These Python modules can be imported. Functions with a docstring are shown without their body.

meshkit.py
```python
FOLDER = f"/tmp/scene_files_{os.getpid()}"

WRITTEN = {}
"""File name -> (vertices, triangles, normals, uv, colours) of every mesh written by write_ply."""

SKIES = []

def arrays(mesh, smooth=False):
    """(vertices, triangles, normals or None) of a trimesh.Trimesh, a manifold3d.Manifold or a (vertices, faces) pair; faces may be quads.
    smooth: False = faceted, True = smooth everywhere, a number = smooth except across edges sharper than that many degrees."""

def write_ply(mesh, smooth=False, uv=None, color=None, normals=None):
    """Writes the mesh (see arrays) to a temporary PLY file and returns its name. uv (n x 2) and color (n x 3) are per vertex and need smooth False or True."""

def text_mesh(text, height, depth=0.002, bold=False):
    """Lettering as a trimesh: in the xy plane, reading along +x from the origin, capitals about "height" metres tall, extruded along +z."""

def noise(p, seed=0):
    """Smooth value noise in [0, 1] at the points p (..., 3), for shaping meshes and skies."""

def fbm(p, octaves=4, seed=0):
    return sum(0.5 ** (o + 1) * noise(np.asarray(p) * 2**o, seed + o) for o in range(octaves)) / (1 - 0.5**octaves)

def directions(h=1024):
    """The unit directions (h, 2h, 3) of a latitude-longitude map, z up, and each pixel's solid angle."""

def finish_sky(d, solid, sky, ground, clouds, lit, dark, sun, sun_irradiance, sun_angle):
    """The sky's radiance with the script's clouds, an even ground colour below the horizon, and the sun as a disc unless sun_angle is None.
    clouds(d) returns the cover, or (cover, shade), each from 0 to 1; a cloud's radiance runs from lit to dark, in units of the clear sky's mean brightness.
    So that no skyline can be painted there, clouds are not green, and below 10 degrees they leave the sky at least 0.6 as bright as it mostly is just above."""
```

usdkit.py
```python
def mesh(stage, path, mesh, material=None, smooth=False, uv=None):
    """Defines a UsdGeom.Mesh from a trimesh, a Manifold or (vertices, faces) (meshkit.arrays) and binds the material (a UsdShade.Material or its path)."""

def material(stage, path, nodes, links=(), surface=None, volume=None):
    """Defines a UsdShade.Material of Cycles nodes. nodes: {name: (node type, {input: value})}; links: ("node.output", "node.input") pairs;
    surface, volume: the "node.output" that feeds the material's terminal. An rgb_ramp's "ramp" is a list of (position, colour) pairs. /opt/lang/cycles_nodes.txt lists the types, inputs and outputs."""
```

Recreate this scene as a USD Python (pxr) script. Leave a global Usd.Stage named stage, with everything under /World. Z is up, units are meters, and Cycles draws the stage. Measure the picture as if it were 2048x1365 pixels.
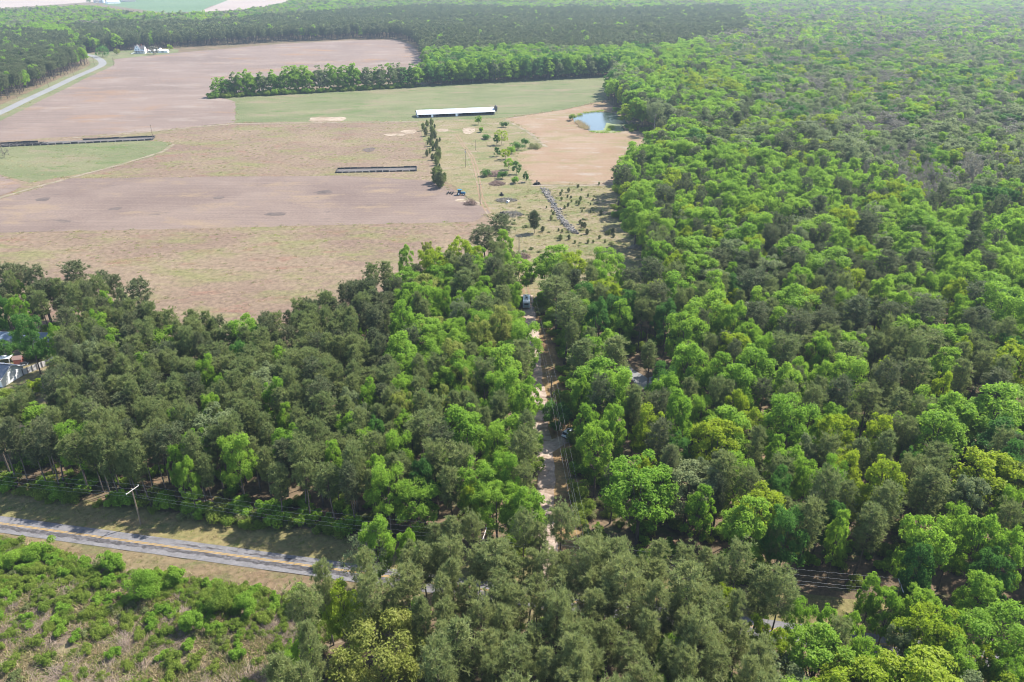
import math, random
import numpy as np
import trimesh
import shapely
from shapely.geometry import Polygon, LineString, Point
from shapely.ops import unary_union
from scipy.spatial import cKDTree
import usdkit, meshkit
from pxr import Usd, UsdGeom, UsdLux, UsdShade, Gf, Vt, Sdf

stage = Usd.Stage.CreateInMemory()
UsdGeom.SetStageUpAxis(stage, 'Z')
UsdGeom.SetStageMetersPerUnit(stage, 1.0)
UsdGeom.Xform.Define(stage, '/World')
stage.SetDefaultPrim(stage.GetPrimAtPath('/World'))
stage.CreateClassPrim('/Kinds')

# ------------------------------------------------------------------ camera, sky, sun, exposure
CAM_H, PITCH, FPX = 106.0, math.radians(26.0), 1547.0        # a drone 106 m up, looking 26 degrees down
cam = UsdGeom.Camera.Define(stage, '/World/camera')
cam.CreateHorizontalApertureAttr(36.0)
cam.CreateVerticalApertureAttr(36.0 * 682 / 1024)
cam.CreateFocalLengthAttr(36.0 * FPX / 2048)
cam.CreateClippingRangeAttr(Gf.Vec2f(1.0, 30000.0))
cam.AddTranslateOp().Set((0, 0, CAM_H))
cam.AddRotateXOp().Set(90.0 - math.degrees(PITCH))
cam.CreateExposureAttr(1.36)
SUN_AZ, SUN_EL = math.radians(57.0), math.radians(50.0)       # azimuth from +y towards +x
SKY = usdkit.material(stage, '/World/Looks/sky', {
    'sky': ('sky_texture', {'sky_type': 'single_scattering', 'sun_disc': False, 'sun_elevation': SUN_EL, 'sun_rotation': SUN_AZ,
                            'air_density': 1.0, 'aerosol_density': 1.0, 'ozone_density': 1.0}),
    'bg': ('background_shader', {'strength': 0.13})}, [('sky.color', 'bg.color')], surface='bg.background')
dome = UsdLux.DomeLight.Define(stage, '/World/sky')
UsdShade.MaterialBindingAPI.Apply(dome.GetPrim()).Bind(SKY)
dome.GetPrim().SetCustomDataByKey('kind', 'structure')
sun = UsdLux.DistantLight.Define(stage, '/World/sun')
sun.CreateNormalizeAttr(True)
sun.CreateIntensityAttr(1.25)
sun.CreateAngleAttr(0.53)
sun.CreateColorAttr(Gf.Vec3f(1.0, 0.95, 0.87))
sun.AddRotateXYZOp().Set((90 - math.degrees(SUN_EL), 0, 180 - math.degrees(SUN_AZ)))

# ------------------------------------------------------------------ helpers
def P(px, py, z=0.0):
    """The point at height z that the photograph's pixel (px, py) of 2048 x 1365 looks at."""
    x, y = (px - 1024.0) / FPX, -(py - 682.5) / FPX
    d = np.array([x, math.cos(PITCH) + y * math.sin(PITCH), -math.sin(PITCH) + y * math.cos(PITCH)])
    t = (z - CAM_H) / d[2]
    return np.array([0, 0, CAM_H]) + t * d

def pix(p):
    """Where world points (n, 3) stand in the photograph."""
    p = np.atleast_2d(p).astype(float)
    q = p - [0, 0, CAM_H]
    f = q[:, 1] * math.cos(PITCH) - q[:, 2] * math.sin(PITCH)
    u = q[:, 1] * math.sin(PITCH) + q[:, 2] * math.cos(PITCH)
    f = np.maximum(f, 1e-3)
    return np.stack([1024 + FPX * q[:, 0] / f, 682.5 - FPX * u / f], 1)

def pxm(p):
    """Photograph pixels per metre at a point."""
    return FPX / (p[1] * math.cos(PITCH) + (CAM_H - p[2]) * math.sin(PITCH))

def G(pts, z=0.0):
    return [tuple(P(a[0], a[1], a[2] if len(a) > 2 else z)[:2]) for a in pts]

TAKEN = {}
def numbered(parent, name):
    k = (parent, name)
    n = TAKEN.get(k, 0)
    TAKEN[k] = n + 1
    return f'{parent}/{name}' if n == 0 else f'{parent}/{name}_{n:03d}'

def tag(prim, label=None, cat=None, group=None, kind=None):
    for k, v in (('label', label), ('category', cat), ('group', group), ('kind', kind)):
        if v:
            prim.SetCustomDataByKey(k, v)
    return prim

def obj(name, mesh, material, parent='/World', smooth=False):
    parent = str(parent.GetPath()) if hasattr(parent, 'GetPath') else parent
    return usdkit.mesh(stage, numbered(parent, name), mesh, material, smooth).GetPrim()

def thing(name, label, cat, loc=(0, 0, 0), rot=0.0, group=None, scale=None, ref=None):
    x = UsdGeom.Xform.Define(stage, numbered('/World', name))
    x.AddTranslateOp().Set(Gf.Vec3d(*map(float, loc)))
    x.AddRotateZOp().Set(float(rot))
    if scale is not None:
        x.AddScaleOp().Set(Gf.Vec3f(*map(float, scale)))
    if ref:
        x.GetPrim().GetReferences().AddInternalReference(ref)
        x.GetPrim().SetInstanceable(True)
    return tag(x.GetPrim(), label, cat, group)

def kind_of(name):
    """A class prim for things that repeat."""
    return UsdGeom.Xform.Define(stage, numbered('/Kinds', name)).GetPrim()

def box(x0, x1, y0, y1, z0, z1):
    m = trimesh.creation.box((x1 - x0, y1 - y0, z1 - z0))
    m.apply_translation(((x0 + x1) / 2, (y0 + y1) / 2, (z0 + z1) / 2))
    return m

def cat(*ms):
    ms = [m for a in ms for m in (a if isinstance(a, (list, tuple)) else [a])]
    return trimesh.util.concatenate(ms)

def tube(pts, radii, n=6):
    """A tapered tube through the points."""
    pts = np.asarray(pts, float)
    radii = np.broadcast_to(radii, len(pts))
    d = np.gradient(pts, axis=0)
    d /= np.maximum(np.linalg.norm(d, axis=1, keepdims=True), 1e-9)
    up = np.where(np.abs(d[:, 2:3]) > 0.9, [[1.0, 0, 0]], [[0, 0, 1.0]])
    a = np.cross(d, up); a /= np.linalg.norm(a, axis=1, keepdims=True)
    b = np.cross(d, a)
    th = np.arange(n) * 2 * math.pi / n
    ring = pts[:, None] + radii[:, None, None] * (np.cos(th)[None, :, None] * a[:, None] + np.sin(th)[None, :, None] * b[:, None])
    v = ring.reshape(-1, 3)
    f = []
    for i in range(len(pts) - 1):
        for k in range(n):
            k2 = (k + 1) % n
            f += [[i * n + k, i * n + k2, (i + 1) * n + k2], [i * n + k, (i + 1) * n + k2, (i + 1) * n + k]]
    for k in range(1, n - 1):
        f += [[0, k + 1, k], [(len(pts) - 1) * n, (len(pts) - 1) * n + k, (len(pts) - 1) * n + k + 1]]
    return trimesh.Trimesh(v, f, process=False)

def prism(profile, x0, x1):
    """A closed solid: the (y, z) profile carried from x0 to x1."""
    g = trimesh.creation.extrude_polygon(Polygon(profile), x1 - x0, engine='earcut')
    v = np.array(g.vertices)
    return trimesh.Trimesh(np.stack([v[:, 2] + x0, v[:, 0], v[:, 1]], 1), g.faces, process=False)

# ------------------------------------------------------------------ materials
MAT = {}
def mat(name, color, rough=0.7, metal=0.0, noise=0.0, scale=2.0, spec=0.3):
    """A plain surface with some uneven tone."""
    if name in MAT:
        return MAT[name]
    c = np.array(color, float)
    nodes = {'t': ('texture_coordinate', {}), 'n': ('noise_texture', {'scale': scale, 'detail': 5.0, 'roughness': 0.65}),
             'r': ('rgb_ramp', {'ramp': [(0.3, tuple(c * (1 - noise))), (0.7, tuple(np.minimum(c * (1 + noise), 1)))]}),
             'p': ('principled_bsdf', {'roughness': rough, 'metallic': metal, 'specular_ior_level': spec})}
    MAT[name] = usdkit.material(stage, '/World/Looks/' + name, nodes, [('t.object', 'n.vector'), ('n.fac', 'r.fac'), ('r.color', 'p.base_color')], surface='p.BSDF')
    return MAT[name]

def leaf_mat(name, a, b, trans=0.3, spec=0.25, tip=None, through=1.9):
    """Foliage: each tree its own tint between a and b, uneven within the crown."""
    tip = tip or tuple(0.5 * (np.array(a) + np.array(b)) * 1.25)
    nodes = {'o': ('object_info', {}), 't': ('texture_coordinate', {}),
             'mix': ('mix', {'color1': a, 'color2': b}),
             'n': ('noise_texture', {'scale': 0.55, 'detail': 4.0, 'roughness': 0.7}),
             'nr': ('map_range', {'from_min': 0.35, 'from_max': 0.7, 'to_min': 0.0, 'to_max': 0.75, 'clamp': True}),
             'm2': ('mix', {'color2': tip}),
             'f': ('noise_texture', {'scale': 3.1, 'detail': 2.0}),
             'fr': ('map_range', {'from_min': 0.3, 'from_max': 0.7, 'to_min': 0.72, 'to_max': 1.28, 'clamp': True}),
             'h': ('hsv', {}),
             'h2': ('hsv', {'value': through, 'saturation': 1.06}),
             'p': ('principled_bsdf', {'roughness': 0.55, 'specular_ior_level': spec}),
             'tr': ('translucent_bsdf', {}), 'mc': ('mix_closure', {'fac': trans})}
    links = [('o.random', 'mix.fac'), ('t.object', 'n.vector'), ('n.fac', 'nr.value'), ('mix.color', 'm2.color1'), ('nr.result', 'm2.fac'),
             ('t.object', 'f.vector'), ('f.fac', 'fr.value'), ('m2.color', 'h.color'), ('fr.result', 'h.value'),
             ('h.color', 'p.base_color'), ('h.color', 'h2.color'), ('h2.color', 'tr.color'), ('p.BSDF', 'mc.closure1'), ('tr.BSDF', 'mc.closure2')]
    MAT[name] = usdkit.material(stage, '/World/Looks/' + name, nodes, links, surface='mc.closure')
    return MAT[name]

def soil(name, c0, c1, patch=None, patch2=None, rows=0.0, row_scale=0.35, angle=0.0, fine=0.25, big=0.012, amt=(0.52, 0.62), amt2=(0.55, 0.64), tex=1.0, bump=0.3):
    """Open ground: broad tone changes, streaks along the rows, patches, fine grain. World space, so neighbours differ."""
    nodes = {'g': ('geometry', {}),
             'rot': ('mapping', {'mapping_type': 'point', 'rotation': (0, 0, angle), 'scale': (1, 1, 1)}),
             'str': ('mapping', {'mapping_type': 'point', 'rotation': (0, 0, 0), 'scale': (0.018, row_scale, 1)}),
             'big': ('noise_texture', {'scale': big, 'detail': 6.0, 'roughness': 0.6, 'distortion': 0.6}),
             'rows': ('noise_texture', {'scale': 1.0, 'detail': 4.0, 'roughness': 0.6}),
             'fine': ('noise_texture', {'scale': 0.9 * tex, 'detail': 5.0, 'roughness': 0.75}),
             'add': ('math', {'math_type': 'multiply_add', 'value2': rows}),
             'rmp': ('map_range', {'from_min': 0.33, 'from_max': 0.67, 'clamp': True}),
             'mix': ('mix', {'color1': c0, 'color2': c1}),
             'fr': ('map_range', {'from_min': 0.25, 'from_max': 0.75, 'to_min': 1 - fine, 'to_max': 1 + fine, 'clamp': True}),
             'h': ('hsv', {}),
             'bmp': ('bump', {'strength': bump, 'distance': 0.3}),
             'p': ('principled_bsdf', {'roughness': 0.95, 'specular_ior_level': 0.1})}
    nodes['half'] = ('math', {'math_type': 'subtract', 'value2': 0.5})
    links = [('g.position', 'rot.vector'), ('rot.vector', 'str.vector'), ('g.position', 'big.vector'), ('str.vector', 'rows.vector'), ('g.position', 'fine.vector'),
             ('rows.fac', 'half.value1'), ('half.value', 'add.value1'), ('big.fac', 'add.value3'), ('add.value', 'rmp.value'), ('rmp.result', 'mix.fac')]
    last = 'mix.color'
    for i, (pc, am, sc) in enumerate(((patch, amt, big * 2.3), (patch2, amt2, big * 3.7))):
        if pc is None:
            continue
        nodes[f'pn{i}'] = ('noise_texture', {'scale': sc, 'detail': 7.0, 'roughness': 0.68, 'distortion': 0.3})
        nodes[f'pm{i}'] = ('mapping', {'mapping_type': 'point', 'location': (37.0 * (i + 1) + len(name), 11.0, 0), 'scale': (0.6, 1.3, 1)})
        nodes[f'pr{i}'] = ('map_range', {'from_min': am[0], 'from_max': am[1], 'to_min': 0.0, 'to_max': 0.85, 'clamp': True})
        nodes[f'px{i}'] = ('mix', {'color2': pc})
        links += [('g.position', f'pm{i}.vector'), (f'pm{i}.vector', f'pn{i}.vector'), (f'pn{i}.fac', f'pr{i}.value'), (last, f'px{i}.color1'), (f'pr{i}.result', f'px{i}.fac')]
        last = f'px{i}.color'
    links += [('fine.fac', 'fr.value'), (last, 'h.color'), ('fr.result', 'h.value'), ('h.color', 'p.base_color'), ('fine.fac', 'bmp.height'), ('bmp.normal', 'p.normal')]
    MAT[name] = usdkit.material(stage, '/World/Looks/' + name, nodes, links, surface='p.BSDF')
    return MAT[name]

leaf_mat('leaf_green', (0.115, 0.205, 0.026), (0.178, 0.262, 0.038), trans=0.46, spec=0.1, through=1.9)
leaf_mat('leaf_yellow', (0.170, 0.232, 0.022), (0.215, 0.262, 0.028), trans=0.46, spec=0.1, through=1.7)
leaf_mat('leaf_dark', (0.052, 0.118, 0.024), (0.075, 0.155, 0.028), trans=0.35, spec=0.12)
leaf_mat('leaf_olive', (0.165, 0.205, 0.036), (0.195, 0.225, 0.044), tip=(0.255, 0.255, 0.085), spec=0.1, trans=0.4)
leaf_mat('leaf_pale', (0.138, 0.172, 0.076), (0.182, 0.210, 0.092), trans=0.4, spec=0.1, through=1.5)
leaf_mat('leaf_bud', (0.170, 0.150, 0.128), (0.175, 0.172, 0.108), trans=0.25, spec=0.1, through=1.3)
leaf_mat('needle_green', (0.094, 0.130, 0.042), (0.130, 0.158, 0.050), trans=0.3, spec=0.1, tip=(0.190, 0.208, 0.078))
leaf_mat('needle_light', (0.122, 0.156, 0.052), (0.160, 0.186, 0.062), trans=0.32, spec=0.1, tip=(0.235, 0.248, 0.100))
leaf_mat('needle_dark', (0.068, 0.096, 0.036), (0.100, 0.118, 0.046), trans=0.2, spec=0.12, tip=(0.140, 0.142, 0.075))
leaf_mat('shrub_leaf', (0.108, 0.165, 0.026), (0.180, 0.215, 0.042), trans=0.45, spec=0.1)
leaf_mat('dry_grass', (0.36, 0.27, 0.175), (0.26, 0.235, 0.10), trans=0.35, through=1.2)
leaf_mat('weed_leaf', (0.110, 0.145, 0.045), (0.20, 0.195, 0.080), trans=0.35, through=1.4)
mat('bark', (0.085, 0.066, 0.052), 0.9, noise=0.35, scale=3)
mat('bark_pale', (0.24, 0.21, 0.18), 0.9, noise=0.25, scale=3)
mat('dead_stems', (0.26, 0.20, 0.155), 0.95, noise=0.3, scale=1)
mat('pole_wood', (0.16, 0.12, 0.085), 0.9, noise=0.3, scale=5)
mat('crossarm_wood', (0.50, 0.46, 0.42), 0.85, noise=0.1, scale=5)
mat('white_paint', (0.66, 0.66, 0.645), 0.6, noise=0.05, scale=1)
mat('black_rubber', (0.02, 0.02, 0.02), 0.8, noise=0.1)
mat('dark_glass', (0.02, 0.025, 0.03), 0.12, noise=0.05, spec=0.6)
mat('dark_metal', (0.06, 0.055, 0.05), 0.6, noise=0.3, scale=2)
mat('wire_metal', (0.30, 0.30, 0.30), 0.45, metal=0.6, noise=0.1)

# ------------------------------------------------------------------ ground, fields, water, roads
USED_Z = set()
def sheet(name, poly, z, material, ragged=0.0, step=2.5, seed=0, label=None):
    """A flat sheet of ground with an uneven edge."""
    if not isinstance(poly, (Polygon, shapely.geometry.MultiPolygon)):
        poly = Polygon(poly).buffer(0)
    parts = []
    for g in getattr(poly, 'geoms', [poly]):
        if ragged:
            ring = shapely.segmentize(g.exterior, step)
            c = np.array(ring.coords)[:-1]
            q = np.concatenate([c, np.full((len(c), 1), 3.3 + seed)], 1)
            off = np.stack([meshkit.fbm(q / 6.0, 3, 5 + seed) - 0.5, meshkit.fbm(q / 6.0, 3, 77 + seed) - 0.5], 1) * 4 * ragged
            g = Polygon(c + off).buffer(0)
        for h in getattr(g, 'geoms', [g]):
            v, f = trimesh.creation.triangulate_polygon(h, engine='earcut')
            parts.append(trimesh.Trimesh(np.column_stack([v, np.full(len(v), z)]), f, process=False))
    while round(z, 4) in USED_Z:
        z += 0.0021
    USED_Z.add(round(z, 4))
    for q in parts:
        q.vertices[:, 2] = z
    m = trimesh.util.concatenate(parts)
    n = m.face_normals[:, 2]
    m.faces[n < 0] = m.faces[n < 0][:, ::-1]
    o = obj(name, m, material)
    return tag(o, kind='structure', label=label)

soil('forest_floor', (0.085, 0.062, 0.040), (0.13, 0.095, 0.06), patch=(0.05, 0.07, 0.025), patch2=(0.17, 0.11, 0.065), big=0.05, fine=0.4)
soil('plough_soil', (0.123, 0.092, 0.077), (0.163, 0.123, 0.102), patch=(0.185, 0.113, 0.066), patch2=(0.189, 0.154, 0.130), rows=0.75, row_scale=0.30, angle=0.02, big=0.009, fine=0.20, amt=(0.54, 0.68), amt2=(0.52, 0.68))
soil('plough_soil_near', (0.113, 0.083, 0.070), (0.157, 0.119, 0.097), patch=(0.185, 0.136, 0.088), patch2=(0.086, 0.069, 0.060), rows=0.60, row_scale=0.55, angle=0.02, big=0.018, fine=0.24, amt=(0.54, 0.68), amt2=(0.62, 0.70))
soil('pasture_grass', (0.086, 0.099, 0.044), (0.125, 0.127, 0.065), patch=(0.145, 0.121, 0.077), patch2=(0.070, 0.099, 0.032), rows=0.45, row_scale=0.1, big=0.014, fine=0.3, amt=(0.52, 0.64))
soil('weedy_field', (0.124, 0.086, 0.064), (0.158, 0.120, 0.080), patch=(0.122, 0.118, 0.050), patch2=(0.148, 0.078, 0.056), rows=0.35, row_scale=0.2, big=0.022, fine=0.50, tex=0.55, amt=(0.49, 0.64), amt2=(0.56, 0.72), bump=0.25)
soil('tan_field', (0.172, 0.113, 0.072), (0.198, 0.145, 0.099), patch=(0.145, 0.121, 0.060), patch2=(0.211, 0.176, 0.141), rows=0.55, row_scale=0.25, big=0.022, fine=0.28, amt=(0.50, 0.62), amt2=(0.54, 0.66))
soil('lane_grass', (0.128, 0.113, 0.055), (0.158, 0.130, 0.075), patch=(0.095, 0.107, 0.040), patch2=(0.180, 0.139, 0.099), big=0.03, fine=0.45, amt=(0.49, 0.60), amt2=(0.53, 0.63))
soil('scrub_soil', (0.132, 0.099, 0.067), (0.163, 0.130, 0.081), patch=(0.097, 0.099, 0.040), patch2=(0.189, 0.141, 0.107), big=0.05, fine=0.5)
soil('verge_grass', (0.145, 0.119, 0.053), (0.123, 0.116, 0.049), patch=(0.172, 0.128, 0.066), patch2=(0.084, 0.095, 0.035), big=0.06, fine=0.4)
soil('near_verge', (0.132, 0.093, 0.058), (0.141, 0.114, 0.062), patch=(0.092, 0.088, 0.040), big=0.08, fine=0.45, amt=(0.48, 0.58))
soil('sand', (0.198, 0.154, 0.114), (0.290, 0.242, 0.189), patch=(0.163, 0.123, 0.081), big=0.08, fine=0.3, amt=(0.48, 0.58))
soil('driveway_sand', (0.235, 0.178, 0.138), (0.330, 0.265, 0.215), patch=(0.150, 0.108, 0.078), big=0.09, fine=0.4)
soil('driveway_lawn', (0.165, 0.105, 0.050), (0.195, 0.135, 0.066), patch=(0.115, 0.072, 0.042), patch2=(0.105, 0.098, 0.042), big=0.08, fine=0.35)
soil('green_crop', (0.066, 0.106, 0.049), (0.084, 0.123, 0.060), rows=0.4, row_scale=0.05, big=0.004, fine=0.08)
soil('pale_tilled', (0.207, 0.163, 0.139), (0.238, 0.194, 0.165), rows=0.4, row_scale=0.05, big=0.004, fine=0.08)
soil('asphalt', (0.118, 0.114, 0.116), (0.150, 0.144, 0.146), patch=(0.098, 0.094, 0.096), big=0.3, fine=0.25, tex=3.0, bump=0.15)
soil('tar', (0.046, 0.043, 0.044), (0.066, 0.062, 0.063), patch=(0.098, 0.092, 0.094), patch2=(0.118, 0.112, 0.115), big=0.4, fine=0.4, tex=2.5, amt=(0.52, 0.56), amt2=(0.56, 0.59), bump=0.1)
soil('far_asphalt', (0.154, 0.154, 0.154), (0.180, 0.178, 0.174), big=0.05, fine=0.06)
soil('yellow_paint', (0.270, 0.170, 0.045), (0.330, 0.210, 0.060), patch=(0.15, 0.12, 0.07), big=0.9, fine=0.35, amt=(0.55, 0.62))
soil('damp_soil', (0.062, 0.051, 0.046), (0.092, 0.075, 0.066), patch=(0.110, 0.084, 0.072), big=0.15, fine=0.3, amt=(0.45, 0.6))
soil('field_track', (0.163, 0.132, 0.095), (0.207, 0.172, 0.130), patch=(0.114, 0.110, 0.053), big=0.05, fine=0.35, amt=(0.48, 0.6))
L = 5200.0
gv = [(-L, -300), (L, -300), (L, 9000), (-L, 9000)]
sheet('ground', Polygon(gv), 0.0, MAT['forest_floor'])

S = {}    # named ground outlines, in metres
S['ploughed_field'] = Polygon(G([(-260, 330), (0, 232), (60, 204), (130, 172), (188, 146), (212, 131), (230, 119), (330, 108), (430, 100), (560, 88), (700, 81), (790, 80), (822, 89), (842, 112), (846, 150), (640, 172), (430, 190), (472, 204), (472, 240), (466, 247), (300, 263), (0, 287), (-260, 312)])).buffer(0)
S['pasture'] = Polygon(G([(430, 192), (472, 204), (470, 246), (640, 244), (832, 243), (1012, 236), (1130, 219), (1210, 200), (1240, 168), (1242, 150), (1000, 160), (800, 172), (620, 181)]))
S['green_strip'] = Polygon(G([(-260, 318), (0, 290), (300, 282), (345, 286), (310, 312), (205, 340), (60, 366), (0, 350), (-200, 352)]))
S['near_ploughed_field'] = Polygon(G([(-260, 440), (0, 400), (70, 378), (140, 357), (420, 354), (690, 352), (860, 362), (905, 380), (938, 400), (985, 425), (945, 444), (500, 455), (0, 466), (-260, 472)]))
S['tan_field'] = Polygon(G([(1010, 238), (1130, 220), (1212, 202), (1235, 222), (1262, 262), (1345, 268), (1320, 300), (1285, 345), (1230, 368), (1130, 371), (1064, 368), (1046, 340), (1030, 308), (1090, 294), (1056, 262)]))
S['weedy_field'] = Polygon(G([(-260, 300), (300, 263), (469, 246), (640, 243), (835, 243), (855, 300), (880, 352), (940, 400), (990, 440), (1000, 520), (1000, 600), (700, 640), (430, 700), (200, 700), (-260, 690)]))
S['grass_lane'] = Polygon(G([(832, 243), (1015, 236), (1060, 264), (1095, 296), (1036, 312), (1052, 345), (1070, 372), (1232, 372), (1245, 420), (1300, 500), (1330, 560), (1290, 600), (1150, 590), (1000, 600), (985, 480), (990, 440), (940, 400), (880, 352), (855, 300)])).buffer(0)
S['yard'] = Polygon(G([(-120, 674), (60, 677), (150, 688), (170, 715), (128, 775), (100, 880), (-120, 890)]))
Z = 0.012
sheet('ploughed_field', S['ploughed_field'], 1 * Z, MAT['plough_soil'], 0.6, seed=1)
sheet('pasture', S['pasture'], 2 * Z, MAT['pasture_grass'], 0.8, seed=2)
sheet('weedy_field', S['weedy_field'], 1 * Z, MAT['weedy_field'], 0.8, seed=3)
sheet('grass_lane', S['grass_lane'], 2 * Z, MAT['lane_grass'], 0.9, seed=4)
sheet('near_ploughed_field', S['near_ploughed_field'], 3 * Z, MAT['plough_soil_near'], 0.5, seed=5)
sheet('green_strip', S['green_strip'], 3 * Z, MAT['pasture_grass'], 0.6, seed=6)
sheet('tan_field', S['tan_field'], 3 * Z, MAT['tan_field'], 0.7, seed=7)
sheet('tilled_corner', Polygon(G([(-200, 352), (0, 350), (44, 370), (30, 381), (0, 392), (-200, 430)])), 4 * Z, MAT['plough_soil'], 0.4, seed=8)
sheet('lawn', S['yard'], 1 * Z, MAT['lane_grass'], 0.5, seed=9)
sheet('farm_lawn', Polygon(G([(172, 113), (215, 103), (330, 98), (358, 99), (356, 105), (330, 109), (232, 118), (205, 116)])), 2 * Z, MAT['pasture_grass'], 0.6, seed=10)
sheet('far_green_field', Polygon(G([(205, 9), (235, -2), (470, -6), (455, 4), (420, 13), (400, 24), (330, 26), (260, 17)])), 2 * Z, MAT['green_crop'], 1, 8, seed=11)
sheet('far_pale_field', Polygon(G([(395, 25), (425, 13), (470, -5), (700, -6), (630, 4), (560, 10), (520, 17)])), 3 * Z, MAT['pale_tilled'], 1, 8, seed=12)
sheet('far_left_field', Polygon(G([(-250, 22), (-100, -4), (215, -5), (190, 4), (120, 9), (60, 13), (0, 17)])), 2 * Z, MAT['pale_tilled'], 1, 8, seed=13)
def blob(px, py, rx, ry, seed):
    c = P(px, py)
    sx, sy = rx / pxm(c), ry / (abs(pix(c + [0, 1, 0])[0, 1] - py))
    th = np.linspace(0, 2 * math.pi, 48, endpoint=False)
    r = 0.55 + 0.9 * meshkit.fbm(np.stack([np.cos(th) * 1.6, np.sin(th) * 1.6, np.full(48, seed * 3.7)], 1), 4, seed)
    return Polygon(np.stack([c[0] + r * sx * np.cos(th), c[1] + r * sy * np.sin(th)], 1)).buffer(0)
for i, (px, py, rx, ry) in enumerate([(655, 239, 36, 5), (818, 264, 14, 4), (790, 270, 22, 3), (937, 262, 14, 7), (885, 261, 12, 3), (1225, 158, 16, 3.5), (1232, 165, 14, 2.5), (948, 407, 12, 4), (925, 402, 14, 3)]):
    sheet('sand_patch', blob(px, py, rx, ry, 20 + i), 5 * Z, MAT['sand'], 0.5, 1.2, seed=20 + i)
for i, (px, py, rx, ry) in enumerate([(86, 399, 14, 3.5), (230, 418, 13, 3.0), (438, 396, 12, 3.0), (648, 385, 17, 3.5), (553, 429, 22, 3.2), (738, 300, 12, 4.0)]):
    sheet('damp_patch', blob(px, py, rx, ry, 60 + i), 6 * Z, MAT['damp_soil'], 0.7, 0.8, seed=60 + i)
for pts_ in ([(835, 244), (640, 246), (469, 248), (390, 255), (300, 264), (150, 276)], [(-100, 445), (0, 396), (75, 374), (160, 351), (240, 330), (330, 302), (345, 290)], [(1010, 240), (1056, 264), (1092, 294)], [(1066, 372), (1130, 372), (1228, 371)]):
    sheet('field_track', LineString(G(pts_)).buffer(1.3), 7 * Z, MAT['field_track'], 0.7, 2.0, seed=len(pts_))
# the pond lies a hand's breadth under its bank
pond = Polygon(G([(1150, 236), (1165, 228), (1192, 225), (1222, 226), (1240, 236), (1252, 247), (1243, 254), (1246, 261), (1225, 265), (1192, 265), (1176, 259), (1166, 251), (1152, 244)])).buffer(1.5)
WATER = usdkit.material(stage, '/World/Looks/pond_water', {
    'g': ('geometry', {}), 'n': ('noise_texture', {'scale': 0.8, 'detail': 3.0}), 'b': ('bump', {'strength': 0.05, 'distance': 0.1}),
    'p': ('principled_bsdf', {'base_color': (0.035, 0.045, 0.045), 'roughness': 0.14, 'ior': 1.33, 'specular_ior_level': 0.36})},
    [('g.position', 'n.vector'), ('n.fac', 'b.height'), ('b.normal', 'p.normal')], surface='p.BSDF')
sheet('pond_water', pond, 4.5 * Z, WATER, 0.5, 2, seed=40)
soil('duckweed', (0.135, 0.160, 0.072), (0.165, 0.185, 0.095), big=0.1, fine=0.2)
sheet('pond_weed', Polygon(G([(1214, 246), (1232, 250), (1250, 250), (1240, 256), (1248, 262), (1225, 266), (1190, 266), (1184, 262), (1208, 261)])).buffer(0.3), 5.5 * Z, MAT['duckweed'], 0.8, 1.0, seed=41)

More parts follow.
